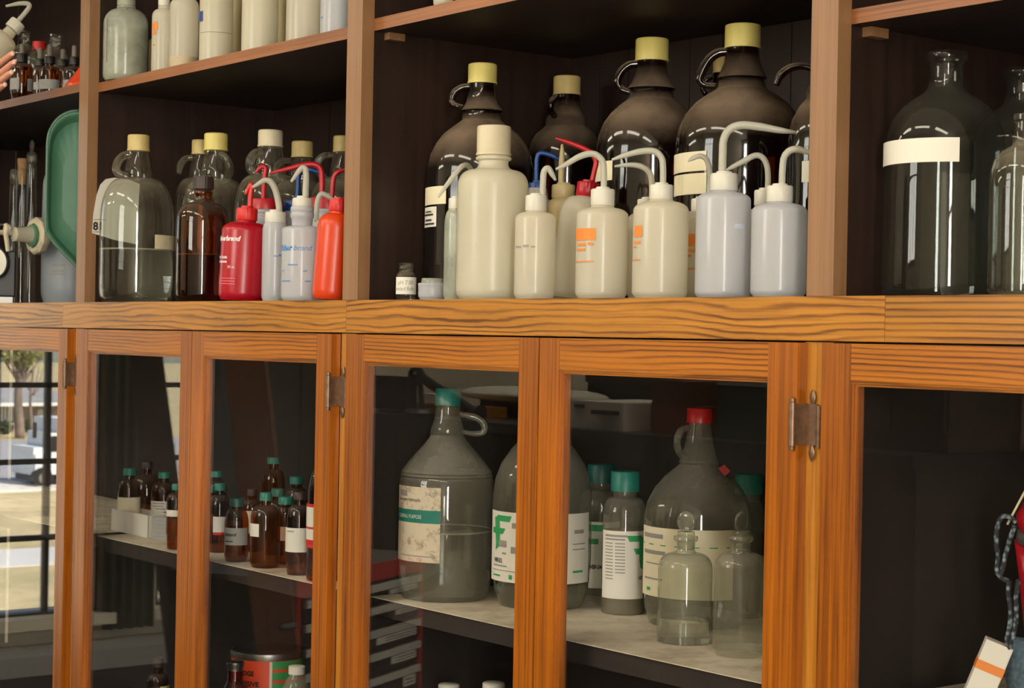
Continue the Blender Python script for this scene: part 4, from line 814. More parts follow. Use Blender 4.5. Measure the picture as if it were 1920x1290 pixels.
def flag(b, x0, y0, k, hw, par, mirror=1):
    """the green pennant mark: an upright with two slanted arms"""
    bm = bmesh.new()
    for q in (((5, 0), (36, 0), (31, 13), (5, 13)), ((0, 6), (10, 0), (10, 58), (2, 62)), ((-4, 28), (22, 28), (17, 41), (-4, 41)), ((2, 60), (9, 58), (8, 70), (1, 78))):
        (ax, ay), (bx, by), (cx_, cy_), (dx, dy) = q
        def pt(x, y):
            a = b.ang(x0+mirror*x*k, y0+y*k, hw); return Vector((math.cos(a), math.sin(a), 0))*(b.r(hw)+.0016)+Vector((0, 0, b.z(y0+y*k)))
        for s in range(8):
            t, u = s/8, (s+1)/8; bm.faces.new([bm.verts.new(pt(*p)) for p in ((ax+(bx-ax)*t, ay+(by-ay)*t), (ax+(bx-ax)*u, ay+(by-ay)*u), (dx+(cx_-dx)*u, dy+(cy_-dy)*u), (dx+(cx_-dx)*t, dy+(cy_-dy)*t))])
    return obj('pennant_mark', bm, M['inkgreen'], par, label='green pennant mark')
flag(b, 931, 962, .84, 93.4, l); b.text(M['ink'], 'WBP-212', 930, 1049, 8, 93.4, l, fit=26, bold=.0003, lift=.0018)
b.bars(M['inkgrey'], [(929, 952, 1054, 1056), (938, 952, 1008, 1020), (944, 951, 1030, 1033), (962, 972, 974, 984), (960, 975, 1018, 1030), (926, 975, 1063, 1064), (1075, 1092, 985, 992), (1072, 1094, 1010, 1012), (1072, 1094, 1020, 1022)], 93.4, l); b.bars(M['inkgreen'], [(928, 940, 1072, 1075), (956, 962, 1070, 1078), (1072, 1090, 1060, 1064)], 93.4, l, 'green_printing')
def gb(label, cx, hw, base, cap, sh, y, capm='teal'):
    b = Bot('reagent_bottle', label, 'bottle', cx, 1030, y, SH)
    w = (cap[1]-cap[0])/2; b.lathe('body', M['amber' if 0 else 'clearhaze'], [(w*.8, cap[3]-6), (w*.85, cap[3]+2), (w*.8, sh[0])] + dome(w*.8, hw, sh[0], sh[1], 8, .85)[1:] + foot(hw, base, 8))
    b.lathe('cap', M[capm], [(w*.94, cap[2]), (w, cap[2]+2), (w, cap[3])], 30); b.lathe('contents', mat('grey_salt', lin(108, 98, 76), .8, noise=.1, nscale=40), [(hw*.93, sh[1]+25), (hw*.95, base-8), (hw*.85, base-2)]); return b
ya = on(1168, 1148, 2, SH).y
b = gb('reagent bottle with bright teal cap and white printed label before the big jug', 1170, 41, 1157, (1157, 1211, 883, 920), (932, 968), ya)
l = b.label(M['white'], 1131, 1205, 992, 1118, 41.4); flag(b, 1206, 1000, .85, 41.4, l, -1)
b.bars(M['inkgrey'], [(1137, 1176, 999, 1003), (1137, 1172, 1006, 1009)] + [(1137, 1150, 1014+6*k, 1016+6*k) for k in range(12)] + [(1154, 1172, 1014+6*k, 1016+6*k) for k in range(10)], 41.4, l); b.text(M['ink'], 'WBP', 1196, 1083, 8, 41.4, l, fit=10, lift=.0018)
b = gb('reagent bottle with dark teal cap, mostly behind its twin and the flag-label jug', 1125, 40, 1130, (1110, 1162, 870, 905), (918, 955), ya+.12, 'tealdark')
l = b.label(M['white'], 1087, 1160, 975, 1098, 40.4); b.bars(M['inkgreen'], [(1104, 1133, 980, 992), (1104, 1122, 1006, 1016)], 40.4, l, 'green_printing'); b.text(M['ink'], 'WBP-34', 1104, 1062, 8, 40.4, l, fit=26, lift=.0018, bold=.0003)
b = inb('glass_jug', 'largest hazy glass jug with red cap and a cream label, behind two stoppered bottles', 'jug', 1308, 1010, 1168, 1300, JG)
b.lathe('body', M['clearhaze'], [(20, 786), (21, 800), (26, 828), (32, 850), (38, 866), (36, 870), (44, 878), (62, 892), (82, 915), (96, 942), (101, 970), (101, 1080), (97, 1140), (88, 1175), (80, None)])
b.lathe('cap', M['redcap'], [(23, 765), (25, 767), (25, 792)], 26); b.tube('handle', M['clearhaze'], [(1290, 800, .02), (1276, 808, .04), (1270, 830, .05), (1278, 850, .04), (1290, 858, .03)], [5, 7, 7, 7, 5])
l = b.label(M['cream'], 1208, 1372, 984, 1112, 101.5); b.bars(M['inkgrey'], [(1212, 1246, 996, 1004), (1212, 1250, 1027, 1034), (1215, 1245, 1050, 1052), (1212, 1244, 1078, 1081)], 101.5, l); b.bars(M['inkgreen'], [(1210, 1366, 1015, 1017), (1216, 1222, 1096, 1102)], 101.5, l, 'green_printing')
st = bmesh.new(); st.faces.new([st.verts.new(b.p(x, y, .045)) for x, y in ((1357, 866), (1368, 878), (1358, 888), (1346, 874))]); st.faces.new([st.verts.new(b.p(x, y, .044)) for x, y in ((1346, 874), (1358, 888), (1368, 878), (1357, 866))]); obj('sticker', st, M['inkred'], b.o, label='small red sticker')
b = gb('reagent bottle with teal cap hidden behind the largest jug', 1402, 29, 1150, (1376, 1428, 888, 925), (940, 972), .462)
def stopp(label, cx, hw, base, y, flatx, liq):
    b = Bot('stoppered_bottle', label, 'bottle', cx, 1120, y, SH, 'stoppered reagent bottles')
    b.lathe('body', M['clearhaze'], [(21, 1004), (23, 1006), (23, 1012), (18, 1016), (17, 1030), (20, 1036)] + dome(20, hw, 1036, 1066, 8, .8)[1:] + foot(hw, base, 7), cap=False)
    b.lathe('stopper', M['clearhaze'], [(16, 996), (17, 1000), (15, 1030)]); bm = bmesh.new()
    bm = lathe([(0, b.r(9)*.45), (b.r(13), b.r(9)*.45), (b.r(19), b.r(9)*.2), (b.r(20), 0), (b.r(19), -b.r(9)*.2), (b.r(13), -b.r(9)*.45), (0, -b.r(9)*.45)], 28)
    bmesh.ops.transform(bm, matrix=Matrix.Translation((0, 0, b.z(978))) @ Matrix.Rotation(b.phi+(.9 if flatx else -.5), 4, 'Z') @ Matrix.Rotation(PI/2, 4, 'Y'), verts=bm.verts[:]); obj('stopper_grip', bm, M['clearhaze'], b.o, smooth='all')
    if liq: b.lathe('liquid', M['water'], [(hw*.95, liq), (hw*.96, liq+1), (hw*.95, base-7), (hw*.88, base-2)], smooth=30)
    return b
yb = on(1283, 1203, 2, SH).y
stopp('small stoppered bottle with clear liquid in its bottom, front of the glazed shelf', 1284, 51, 1217, yb, 0, 1162)
stopp('small empty stoppered bottle at the right stile, front of the glazed shelf', 1388, 50, 1219, yb-.012, 1, 0)
# lower shelf
b = Bot('adhesive_tin', 'orange and green adhesive tin with a bare metal rim on the lower shelf', 'tin', 503, 1250, .20, SH2)
b.lathe('body', mat('orange_print_metal', lin(228, 78, 42), .4, noise=.04), [(69, 1228), (69, None)], seg=64)
b.lathe('rim', M['steel'], [(60, 1219), (66, 1215), (70, 1216), (71, 1220), (70, 1228)], seg=64); b.label(M['inkgreen'], 0, 0, 1229, 1243, 69, 'green_stripe', a0=6, a1=110); b.label(M['inkgreen'], 0, 0, 1249, 1263, 69, 'green_stripe', a0=6, a1=110, label='lower green stripe'); b.label(M['inkgreen'], 0, 0, 1269, 1283, 69, 'green_stripe', a0=6, a1=110, label='bottom green stripe'); b.label(M['white'], 0, 0, 1229, 1340, 69, 'white_stripe', a0=2, a1=6)
for t, yy, a in (('EDGE', 1256, -46), ('ADHESIVE', 1275, -62), ('BINDING', 1296, -48)): b.text(M['ink'], t, 0, yy, 9, 69, a=a, bold=.0006, fit=9.0*len(t)*.82)
b = Bot('small_bottle', 'little dark bottle with a white metal cap in front of the adhesive tin', 'bottle', 441, 1270, .09, SH2)
b.lathe('body', M['amber'], [(14, 1250), (15, 1272), (18, 1282), (30, 1300), (32, 1340), (32, None)]); b.lathe('cap', M['steel'], [(14, 1239), (16.5, 1241), (17, 1246), (16, 1248), (16, 1256)])
b = Bot('small_bottle', 'little clear bottle with a white cap at the right of the adhesive tin', 'bottle', 556, 1280, .09, SH2)
b.lathe('body', M['clearhaze'], [(13, 1256), (14, 1266), (20, 1276), (26, 1290), (27, 1340), (27, None)]); b.lathe('cap', M['pe_cap'], [(14, 1248), (15.5, 1249), (15.5, 1263)], 22)
b = Bot('small_bottle', 'small amber bottle with a yellow label at the bottom of the second door', 'bottle', 296, 1285, .12, SH2)
b.lathe('body', M['amber'], [(8, 1240), (9, 1262)] + dome(9, 20, 1262, 1278)[1:] + [(20, 1340), (20, None)]); b.lathe('cap', M['blackcap'], [(9, 1232), (10, 1233), (10, 1250)], 18); b.label(mat('yellow_label', lin(206, 196, 92), .6), 300, 318, 1284, 1320, 20.3)
for cx, t, w in ((841, 1282, 20), (925, 1279, 21)):
    b = Bot('jar', 'jar with a white lid at the lower edge, below the ' + ('stained-label jug' if cx < 900 else 'flag-label jug'), 'jar', cx, 1320, .16, SH2)
    b.lathe('body', M['clearhaze'], [(w, 1304), (w*1.15, 1312), (w*1.2, None)]); b.lathe('lid', M['pe_cap'], [(w*.9, t), (w, t+2), (w, t+20)], 24)
# right-hand cabinet: red bag, cord, cartons
b = Bot('bag', 'red fabric bag with a blue-grey denim pouch behind the right-hand glass door', 'bag', 1945, 1100, .20, SH)
def blob(pts, d0, d1):
    bm = bmesh.new(); n = len(pts); cx_ = sum(p[0] for p in pts)/n; cy_ = sum(p[1] for p in pts)/n; rs = []
    for k, dep in ((.55, d0), (.92, d0*.8+d1*.2), (1, (d0+d1)/2), (.92, d0*.2+d1*.8), (.55, d1)): rs.append([bm.verts.new(b.p(cx_+(x-cx_)*k, cy_+(y-cy_)*k, dep)) for x, y in pts])
    for A_, B_ in zip(rs, rs[1:]):
        for k in range(n): bm.faces.new((A_[k], A_[(k+1) % n], B_[(k+1) % n], B_[k]))
    bm.faces.new(rs[0][::-1]); bm.faces.new(rs[-1]); return bm
obj('upper_flap', blob([(1906, 965), (1916, 948), (1930, 925), (1980, 918), (2005, 960), (2003, 1005), (1960, 1012), (1918, 1000), (1908, 985)], .05, -.03), M['red'], b.o, smooth='all')
obj('strap', blob([(1909, 992), (1960, 1010), (2004, 1003), (2004, 1030), (1960, 1040), (1906, 1015)], .045, -.03), mat('grey_webbing', lin(74, 66, 62), .8), b.o, smooth='all', label='dark grey strap')
obj('body', blob([(1903, 1012), (1960, 1032), (2004, 1026), (2006, 1160), (1990, 1215), (1925, 1212), (1916, 1130), (1910, 1070)], .045, -.035), M['red'], b.o, smooth='all')
obj('pouch', blob([(1888, 1212), (1900, 1196), (1960, 1200), (2000, 1210), (2004, 1300), (1960, 1304), (1893, 1302), (1886, 1270)], .05, -.035), mat('denim', lin(88, 112, 124), .95, noise=.35, nscale=160), b.o, smooth='all', label='blue-grey denim pouch')
b.tube('pull_stick', M['tape'], [(1892, 978, .06), (1906, 950, .06), (1924, 915, .05)], 2.2)
cm = newmat('braided_cord'); m_, nt, out, N, L_ = cm; tc = N('TexCoord'); v = N('TexVoronoi', Scale=140); p = N('BsdfPrincipled', Roughness=.8); cr = N('ValToRGB'); cr.color_ramp.elements[0].color = lin(150, 172, 178); cr.color_ramp.elements[1].color = lin(34, 36, 44); cr.color_ramp.elements[1].position = .55
L_(tc.outputs['Object'], v.inputs[0]); L_(v.outputs[0], cr.inputs[0]); L_(cr.outputs[0], p.inputs['Base Color']); L_(p.outputs[0], out.inputs[0])
co = thing('cord', b.o.location+b.tw*.075, 'braided blue and black cord looped over the red bag', 'cord')
def cp(px, py, dep=.07): return b.o.location + b.p(px, py, dep) - co.location
for nm, pts in (('loop', [(1908, 972), (1895, 962), (1882, 964), (1875, 980), (1873, 1010), (1876, 1040), (1874, 1062), (1884, 1076), (1896, 1080)]), ('loop', [(1906, 978), (1898, 1000), (1890, 1030), (1884, 1058), (1880, 1072)]),
                ('tail', [(1896, 1080), (1894, 1100), (1898, 1130), (1897, 1160), (1892, 1190), (1898, 1204)]), ('tail', [(1912, 1076), (1908, 1110), (1908, 1150), (1903, 1180), (1896, 1200)])):
    obj(nm, tube([cp(*q) for q in pts], .0032, 8), m_, co, smooth='all')
q = AT(1834, 1290, .11); c = thing('carton', (q.x, q.y, SH+.014), 'small white carton with an orange band, tilted beside the denim pouch', 'carton', rz=.7)
bm = B((-.02, .016, -.014, .014, 0, .078)); bmesh.ops.transform(bm, matrix=Matrix.Translation((0, 0, .010)) @ Matrix.Rotation(.36, 4, 'Y'), verts=bm.verts[:]); obj('box', bm, M['white'], c, bevel=.001)
bm = B((-.0204, .0164, -.0144, .0144, .038, .050)); bmesh.ops.transform(bm, matrix=Matrix.Translation((0, 0, .010)) @ Matrix.Rotation(.36, 4, 'Y'), verts=bm.verts[:]); obj('band', bm, M['inkorange'], c, label='orange band')
q = AT(1842, 1300, .16); c = thing('picture_frame', (q.x, q.y, SH+.0012), 'white-edged flat frame lying under the tilted carton', 'frame', rz=.9)
obj('moulding', B((-.08, .08, -.06, -.045, 0, .012), (-.08, .08, .045, .06, 0, .012), (-.08, -.065, -.045, .045, 0, .012), (.065, .08, -.045, .045, 0, .012)), M['white'], c, bevel=.002); obj('sheet', B((-.065, .065, -.045, .045, .003, .006)), M['greylabel'], c)
# ------------------------------------------------------------------ what the door panes mirror: the far side of the room
def mbox(name, m, par, px0, px1, py0, py1, d, dep, base=None, loc=None, bevel=.004, label=None):
    """a box facing the cabinet, from pixels of its mirror image; d metres before the panes, dep its depth"""
    a, c = MIR(px0, py1, d), MIR(px1, py0, d); l = par.location
    return obj(name, B((min(a.x, c.x)-l.x, max(a.x, c.x)-l.x, -d-dep-l.y, -d-l.y, (a.z if base is None else base)-l.z, c.z-l.z)), m, par, bevel=bevel, label=label)
DB = 2.55; TZ = MIR(900, 790, DB).z
bl, br = XL+.37, -.75
be = thing('lab_bench', (bl, -DB, FLOOR), 'dark laboratory bench by the back wall, mirrored in the glass doors', 'bench')
obj('bench_top', B((0, br-bl, -.72, 0, TZ-FLOOR-.04, TZ-FLOOR-.001)), M['black'], be, bevel=.004); obj('bench_front', B((.02, br-bl-.02, -.70, -.04, 0, TZ-FLOOR-.041)), mat('dark_cabinet_paint', lin(52, 44, 38), .6, noise=.2), be)
bm = bmesh.new()
for k in range(1, 6): bm_ = box(bm, (br-bl)*k/6-.006, (br-bl)*k/6+.006, -.04, -.03, .1, TZ-FLOOR-.08)
obj('door_gaps', bm, M['black'], be)
mo = thing('computer_monitor', MIR(730, 790, 2.66), 'black computer monitor seen mirrored at the left of the third cabinet', 'monitor'); mo.location.z = TZ
mbox('screen', M['black'], mo, 694, 770, 707, 782, 2.66, .05, TZ+.014); mbox('stand', M['black'], mo, 715, 750, 770, 790, 2.66, .05, TZ+.001)
la = thing('desk_lamp', MIR(800, 790, 2.60), 'black jointed desk lamp mirrored over the stained-label jug', 'lamp'); la.location.z = TZ
def lp(px, py, d=2.60):
    q = MIR(px, py, d)-la.location; q.z = max(q.z, .035); return q
obj('base', lathe([(.0, .03), (.07, .03), (.09, .015), (.09, 0)], 24), M['black'], la, smooth=30).location = lp(790, 790)*Vector((1, 1, 0)) if False else (0, 0, 0)
for pts in ([(782, 783), (783, 702)], [(797, 783), (793, 704)]): obj('lower_arm', tube([lp(*q) for q in pts], .012, 8, smooth=False), M['black'], la)
for pts in ([(790, 700), (900, 776)], [(800, 714), (878, 774)]): obj('upper_arm', tube([lp(*q) for q in pts], .013, 8, smooth=False), M['black'], la)
obj('joint', tube([lp(776, 712), lp(777, 698), lp(786, 691), lp(796, 697), lp(800, 714), lp(786, 720)], .012, 8), M['black'], la)
obj('shade', tube([lp(896, 768), lp(902, 773), lp(908, 777)], [.015, .022, .03], 14), M['black'], la, smooth=30)
wb = thing('wooden_box', MIR(835, 790, 2.78), 'flat yellowish wooden box mirrored behind the desk lamp', 'box'); wb.location.z = TZ
mbox('body', M['oak_x'], wb, 768, 918, 764, 790, 2.76, .11, TZ); mbox('papers', M['white'], wb, 772, 830, 740, 763.5, 2.78, .08, MIR(835, 764, 2.76).z+.004)
q0, q1 = MIR(884, 742, 3.0), MIR(1136, 742, 3.0); qa, qb = MIR(940, 742, 3.0), MIR(1060, 742, 3.0)
cu = thing('dust_cover', ((q0.x+q1.x)/2, -3.0, TZ), 'long pale rounded cover on a dark stand, mirrored beside the lamp and over the printer', 'cover'); hx = abs(q1.x-q0.x)/2; zc_ = MIR(1010, 742, 3.0).z-TZ
obj('stand', B((qa.x-cu.location.x, qb.x-cu.location.x, -.1, .1, 0, zc_-.02)), M['black'], cu, bevel=.004)
bm = bmesh.new(); bmesh.ops.create_uvsphere(bm, u_segments=28, v_segments=14, radius=1)
for v in bm.verts: v.co = Vector((math.copysign(abs(v.co.x)**.7, v.co.x)*hx, v.co.y*.15, zc_+v.co.z*.036))
obj('cover', bm, M['white'], cu, smooth='all')
pr = thing('printer', MIR(1120, 790, 2.60), 'pale desktop printer on the bench, mirrored high in the widest bay\'s right door', 'printer'); pr.location.z = TZ-.001
mbox('body', M['white'], pr, 1074, 1176, 756, 788, 2.62, .35, TZ); mbox('tray', M['black'], pr, 1114, 1160, 771, 776, 2.60, .03); mbox('control_panel', M['blackcap'], pr, 1082, 1100, 758, 764, 2.612, .01)
bo = thing('notice_board', MIR(1165, 760, 3.30), 'long dark board on the back wall, mirrored over the printer', 'board')
mbox('panel', M['black'], bo, 1106, 1560, 716, 800, 3.30, .03); mbox('frame', M['blackcap'], bo, 1102, 1564, 712, 716, 3.295, .03)
rb = thing('storage_box', MIR(1270, 790, 2.65), 'dull red storage box mirrored above the largest jug', 'box'); rb.location.z = TZ
mbox('body', mat('dull_red_box', lin(120, 40, 30), .6), rb, 1226, 1330, 764, 790, 2.65, .3, TZ); mbox('lid', mat('brown_box', lin(88, 52, 38), .7), rb, 1228, 1300, 716, 763.5, 2.66, .28)
sb = thing('storage_box', MIR(1720, 740, 2.65), 'dark green storage box mirrored at the top of the right-hand door', 'box'); sb.location.z = TZ
mbox('body', mat('dark_green_box', lin(30, 62, 56), .6), sb, 1352, 1440, 722, 790, 2.65, .3, TZ); mbox('lid', M['greylabel'], sb, 1350, 1442, 716, 722, 2.648, .31)
# rolling tool chest
td = Vector((-.46, -.89, 0)).normalized(); tn = Vector((.89, -.46, 0)).normalized()
tp = MIR(800, 1036, 1.35); tt = tp.z
tc_ = thing('tool_chest', (tp.x, tp.y, FLOOR), 'red tool chest with black labelled drawers, mirrored behind the stained-label jug', 'tool chest', rz=math.atan2(tn.y, tn.x))
Hc = tt-FLOOR; Wc = .72; RED = mat('tool_chest_red', lin(176, 34, 32), .45)
# local: +x is the drawer face's normal, y runs along the face
sg = 1 if (Matrix.Rotation(tc_.rotation_euler.z, 3, 'Z') @ Vector((0, 1, 0))).dot(td) < 0 else -1
def cb(name, m, u0, u1, n0, n1, z0, z1, par=tc_, bevel=.002, label=None): return obj(name, B((n0, n1, min(sg*u0, sg*u1), max(sg*u0, sg*u1), z0, z1)), m, par, bevel=bevel, label=label)
cb('carcass', M['black'], 0, Wc, -.40, -.002, .08, Hc-.001); cb('lid', M['black'], -.004, Wc+.004, -.404, -.003, Hc-.05, Hc); cb('front_panel', RED, -.002, Wc+.002, -.003, .006, Hc-.05, Hc-.001, label='red front panel'); cb('front_frame', RED, 0, .033, -.002, .006, 0.08, Hc-.051, label='red corner strip'); cb('front_frame', RED, Wc-.018, Wc, -.002, .006, 0.08, Hc-.051, label='red corner strip')
bm = bmesh.new()
for a in (-.4, -.06):
    for q in (.06, Wc-.06): lathe([(0, .04), (.02, .04), (.03, .03), (.03, .01), (.02, 0)], 12, bm=bm); bmesh.ops.translate(bm, vec=(0, 0, 0), verts=[])
bm.free()
for a in (-.4, -.06):
    for q in (.06, Wc-.06):
        o = obj('caster', lathe([(.012, .08), (.03, .06), (.032, .03), (.02, 0)], 12), M['black'], tc_); o.location = (a, sg*q, 0)
zt = Hc-.052; k = 0
for k in range(7):
    zb_ = zt-(.064, .066, .066, .07, .1, .11, .11)[k]; d_ = cb('drawer', M['black'], .035, Wc-.02, 0, .012, zb_+.006, zt-.004)
    cb('drawer_pull', M['pullgrey'], .04, Wc-.025, .012, .022, zt-.026, zt-.006, d_)
    lw_ = (.17, .13, .24, .15, .075, .1, .1)[k]; lh = (.014, .014, .02, .022, .03, .03, .03)[k]
    l_ = cb('drawer_label', M['white'], .055, .055+lw_, .012, .0135, zt-.031-lh, zt-.031, d_, 0)
    bm = bmesh.new()
    for r_ in range(2): box(bm, .0135, .0142, *sorted((sg*.065, sg*(.055+lw_*.8))), zt-.031-lh*(.4+.35*r_), zt-.031-lh*(.3+.35*r_))
    obj('printing', bm, M['ink'], l_); zt = zb_
yp = thing('tape_measure', tc_.location+Vector((0, 0, Hc+.0005))+tn*-.06+td*-.335, 'yellow tape measure on the tool chest, mirrored beside the oak stile', 'tape measure')
bm = B((-.032, .032, -.02, .02, 0, .07)); obj('case', bm, mat('yellow_case', lin(232, 176, 40), .5), yp, bevel=.01); obj('clip', B((.033, .036, -.01, .01, .01, .05)), M['steel'], yp)
# tall dark furniture along the walls
def cupboard(name, label, x0, x1, y0, y1, h, face, m):
    o = thing(name, ((x0+x1)/2, (y0+y1)/2, FLOOR), label, 'cupboard'); cx_, cy_ = (x0+x1)/2, (y0+y1)/2
    obj('carcass', B((x0-cx_, x1-cx_, y0-cy_, y1-cy_, 0, h)), m, o, bevel=.004)
    for s in (0, 1):
        if face == 'x': d_ = obj('door', B((x1-cx_, x1-cx_+.018, y0-cy_+.005+s*(y1-y0)/2, y0-cy_-.005+(s+1)*(y1-y0)/2, .06, h-.02)), m, o, bevel=.003); k_ = ((x1-cx_+.03), (.03 if s else -.03))
        else: d_ = obj('door', B((x0-cx_+.005+s*(x1-x0)/2, x0-cx_-.005+(s+1)*(x1-x0)/2, y1-cy_, y1-cy_+.018, .06, h-.02)), m, o, bevel=.003); k_ = ((.03 if s else -.03), (y1-cy_+.03))
        obj('handle', tube([(k_[0], k_[1], h*.5), (k_[0], k_[1], h*.5+.1)], .008, 8, smooth=False), M['steel'], d_)
    return o
cupboard('cupboard', 'tall dark cupboard against the left wall, mirrored behind the small amber bottles', XL+.02, XL+.32, -2.76, -2.2, 2.9, 'x', mat('dark_cupboard', lin(40, 33, 28), .6, noise=.15))
cupboard('wall_cupboard', 'wide dark brown cupboard on the back bench, mirrored in the right-hand door', MIR(1590, 760, 2.75).x, -.78, -3.34, -2.75, 1.0, 'y', mat('brown_cupboard', lin(52, 38, 30), .6, noise=.15)).location.z = TZ
# leaning boards
def plank(label, p0, p1, w, t, d, m, name='wooden_plank', bolts=()):
    a, b_ = MIR(p0[0], p0[1], d), MIR(p1[0], p1[1], d); dirn = (b_-a).normalized()
    ft = a+dirn*((FLOOR-a.z)/dirn.z); tp_ = a+dirn*((min(1.3, CEIL-.1)-a.z)/dirn.z)
    o = thing(name, ft, label, 'plank'); wv = Vector((RGT.x, -RGT.y, 0)).normalized()*w/2; nv = Vector((wv.y, -wv.x, 0)).normalized()*t
    bm = bmesh.new(); vs = []
    for q in (Vector((0, 0, 0)), tp_-ft):
        for s1, s2 in ((-1, 0), (1, 0), (1, 1), (-1, 1)): vs.append(bm.verts.new(q+wv*s1+nv*s2))
    for f in ((0, 1, 2, 3), (7, 6, 5, 4), (0, 4, 5, 1), (1, 5, 6, 2), (2, 6, 7, 3), (3, 7, 4, 0)): bm.faces.new([vs[i] for i in f])
    obj('board', bm, m, o, bevel=.002); return o, ft
BRN = wood('walnut_plank', lin(120, 72, 38), lin(80, 44, 22), 'z', 18, 3, amt=.5, seed=9, rough=.5, coat=.05)
o, ft = plank('brown leaning plank with two dark bolts, mirrored behind the small amber bottles', (527, 1190), (470, 675), .10, .03, .45, BRN)
for px in (515, 545):
    q = MIR(px, 1174, .45)-ft; obj('bolt', tube([q+Vector((0, .012, 0)), q+Vector((0, -.03, 0))], .008, 10, smooth=False), M['black'], o)
o, ft = plank('dark leaning board mirrored behind the white tray, before the far window', (322, 1000), (282, 680), .115, .03, 1.2, mat('dark_board', lin(44, 34, 28), .6, noise=.2))
obj('cap_strip', B((-.05, .05, -.02, .02, 0, .012)), M['black'], o)
cu = thing('curtain', (XL+.06, -1.775, -1.36), 'dark green-grey curtain hanging between the two outdoor windows, mirrored', 'curtain')
bm = bmesh.new(); n = 24; vv = []
for t in (0, .004):
    vv.append([[bm.verts.new((.02*math.sin(i*1.35)+t, -.14+.25*i/n, z)) for i in range(n+1)] for z in (0, CEIL+1.36-.15)])
for s_ in vv:
    for i in range(n): bm.faces.new((s_[0][i], s_[0][i+1], s_[1][i+1], s_[1][i]))
obj('drape', bm, mat('curtain_cloth', lin(58, 60, 50), .9), cu, smooth='all'); obj('rod', tube([(0, -.2, CEIL+1.36-.14), (0, .2, CEIL+1.36-.14)], .01, 8, smooth=False), M['black'], cu)
hz = thing('radiator_cover', (XL, -2.15, FLOOR), 'long low heater cover under the outdoor windows, mirrored', 'heater')
obj('casing', B((.02, .3, 0, 1.5, 0, -1.40-FLOOR)), M['greylabel'], hz, bevel=.004); obj('grille', B((.3, .306, .05, 1.45, .02, .12)), M['black'], hz)
LIGHTM, nt, out, N, L = newmat('light_diffuser'); e_ = N('Emission', Strength=17); e_.inputs[0].default_value = (1, .89, .70, 1); L(e_.outputs[0], out.inputs[0])
LIGHTM2, nt, out, N, L = newmat('fill_strip_diffuser'); e_ = N('Emission', Strength=16); e_.inputs[0].default_value = (1, .92, .76, 1); L(e_.outputs[0], out.inputs[0])
# ceiling lights
for x, w_ in ((-3.0, 'left end'), (-1.1, 'left middle'), (.8, 'right middle'), (2.7, 'right end')):
    t = thing('ceiling_light', (x, -2.15, CEIL-.07), 'long white ceiling light over the %s of the room, outside the photo' % w_, 'ceiling light', 'ceiling lights')
    obj('housing', B((-.7, .7, -.16, .16, .03, .069)), M['white'], t); obj('diffuser', B((-.68, .68, -.14, .14, .02, .03)), LIGHTM, t)
wl = thing('added_bench_light', (-2.95, -2.72, 1.25), 'unseen broad strip light added to brighten the mirrored back wall and bench', 'fill light')  # added fill: unseen strip that brightens the mirrored back wall
obj('housing', B((-1.05, 1.05, -.16, .16, .0, .05)), M['white'], wl); obj('diffuser', B((-1.0, 1.0, -.14, .14, -.012, .0)), LIGHTM2, wl)
for s in (-.8, .8): obj('hanger', tube([(s, 0, .05), (s, 0, CEIL-1.25)], .006, 8, smooth=False), M['steel'], wl)
# ------------------------------------------------------------------ outdoors, two storeys below the left window
GZ = -6.6
def G(px, py):
    d = ray(px, py); t = (GZ-CAM.z)/d.z; return flip(CAM+d*t)
def V_(px, py, x):
    d = ray(px, py); return flip(CAM+d*((x-CAM.x)/d.x))
LAWN = stained('dry_lawn', lin(206, 184, 138), lin(172, 158, 112), .5, .4, .62, .95)
far = G(50, 690).x if False else -330
def strip(name, m, y0, y1, z0, z1):
    a, b_ = G(50, y1).x, G(50, y0).x; return struct(name, B((min(a, b_), max(a, b_), -260, 120, z0, z1)), m)
struct('ground', B((far, XL-.25, -260, 120, GZ-.2, GZ)), LAWN)
strip('street', mat('asphalt', lin(168, 164, 162), .9, noise=.05, nscale=.3), 826, 905, GZ, GZ+.03)
CON = mat('pale_concrete', lin(214, 208, 198), .9, noise=.04, nscale=.5)
strip('kerb', CON, 905, 922, GZ, GZ+.10); strip('path', CON, 1030, 1062, GZ, GZ+.03)
hb = G(40, 812); HX = hb.x
ho = thing('house', (HX, hb.y, GZ), 'low brick house across the street, mirrored in the leftmost pane', 'house')
def hp_(px, py): q = V_(px, py, HX); return q.y-hb.y, q.z-GZ
y0, ze = hp_(-130, 757); y1, zr_ = hp_(150, 722); ya_, yb_ = sorted((y0, y1))
obj('wall', B((-8, 0, ya_, yb_, 0, ze)), stained('brick', lin(168, 150, 138), lin(140, 122, 112), 3, .4, .6), ho)
bm = bmesh.new(); pts = [(-9, ya_-1, ze), (1, ya_-1, ze), (1, yb_+1, ze), (-9, yb_+1, ze), (-4, ya_+2, zr_), (-4, yb_-2, zr_)]; vs = [bm.verts.new(p) for p in pts]
for f in ((0, 1, 4), (1, 2, 5, 4), (2, 3, 5), (3, 0, 4, 5), (0, 3, 2, 1)): bm.faces.new([vs[i] for i in f])
obj('roof', bm, mat('grey_shingles', lin(150, 148, 146), .9, noise=.1, nscale=2), ho); obj('eave', B((.2, 1.1, ya_-1, yb_+1, ze-.15, ze+.05)), M['white'], ho)
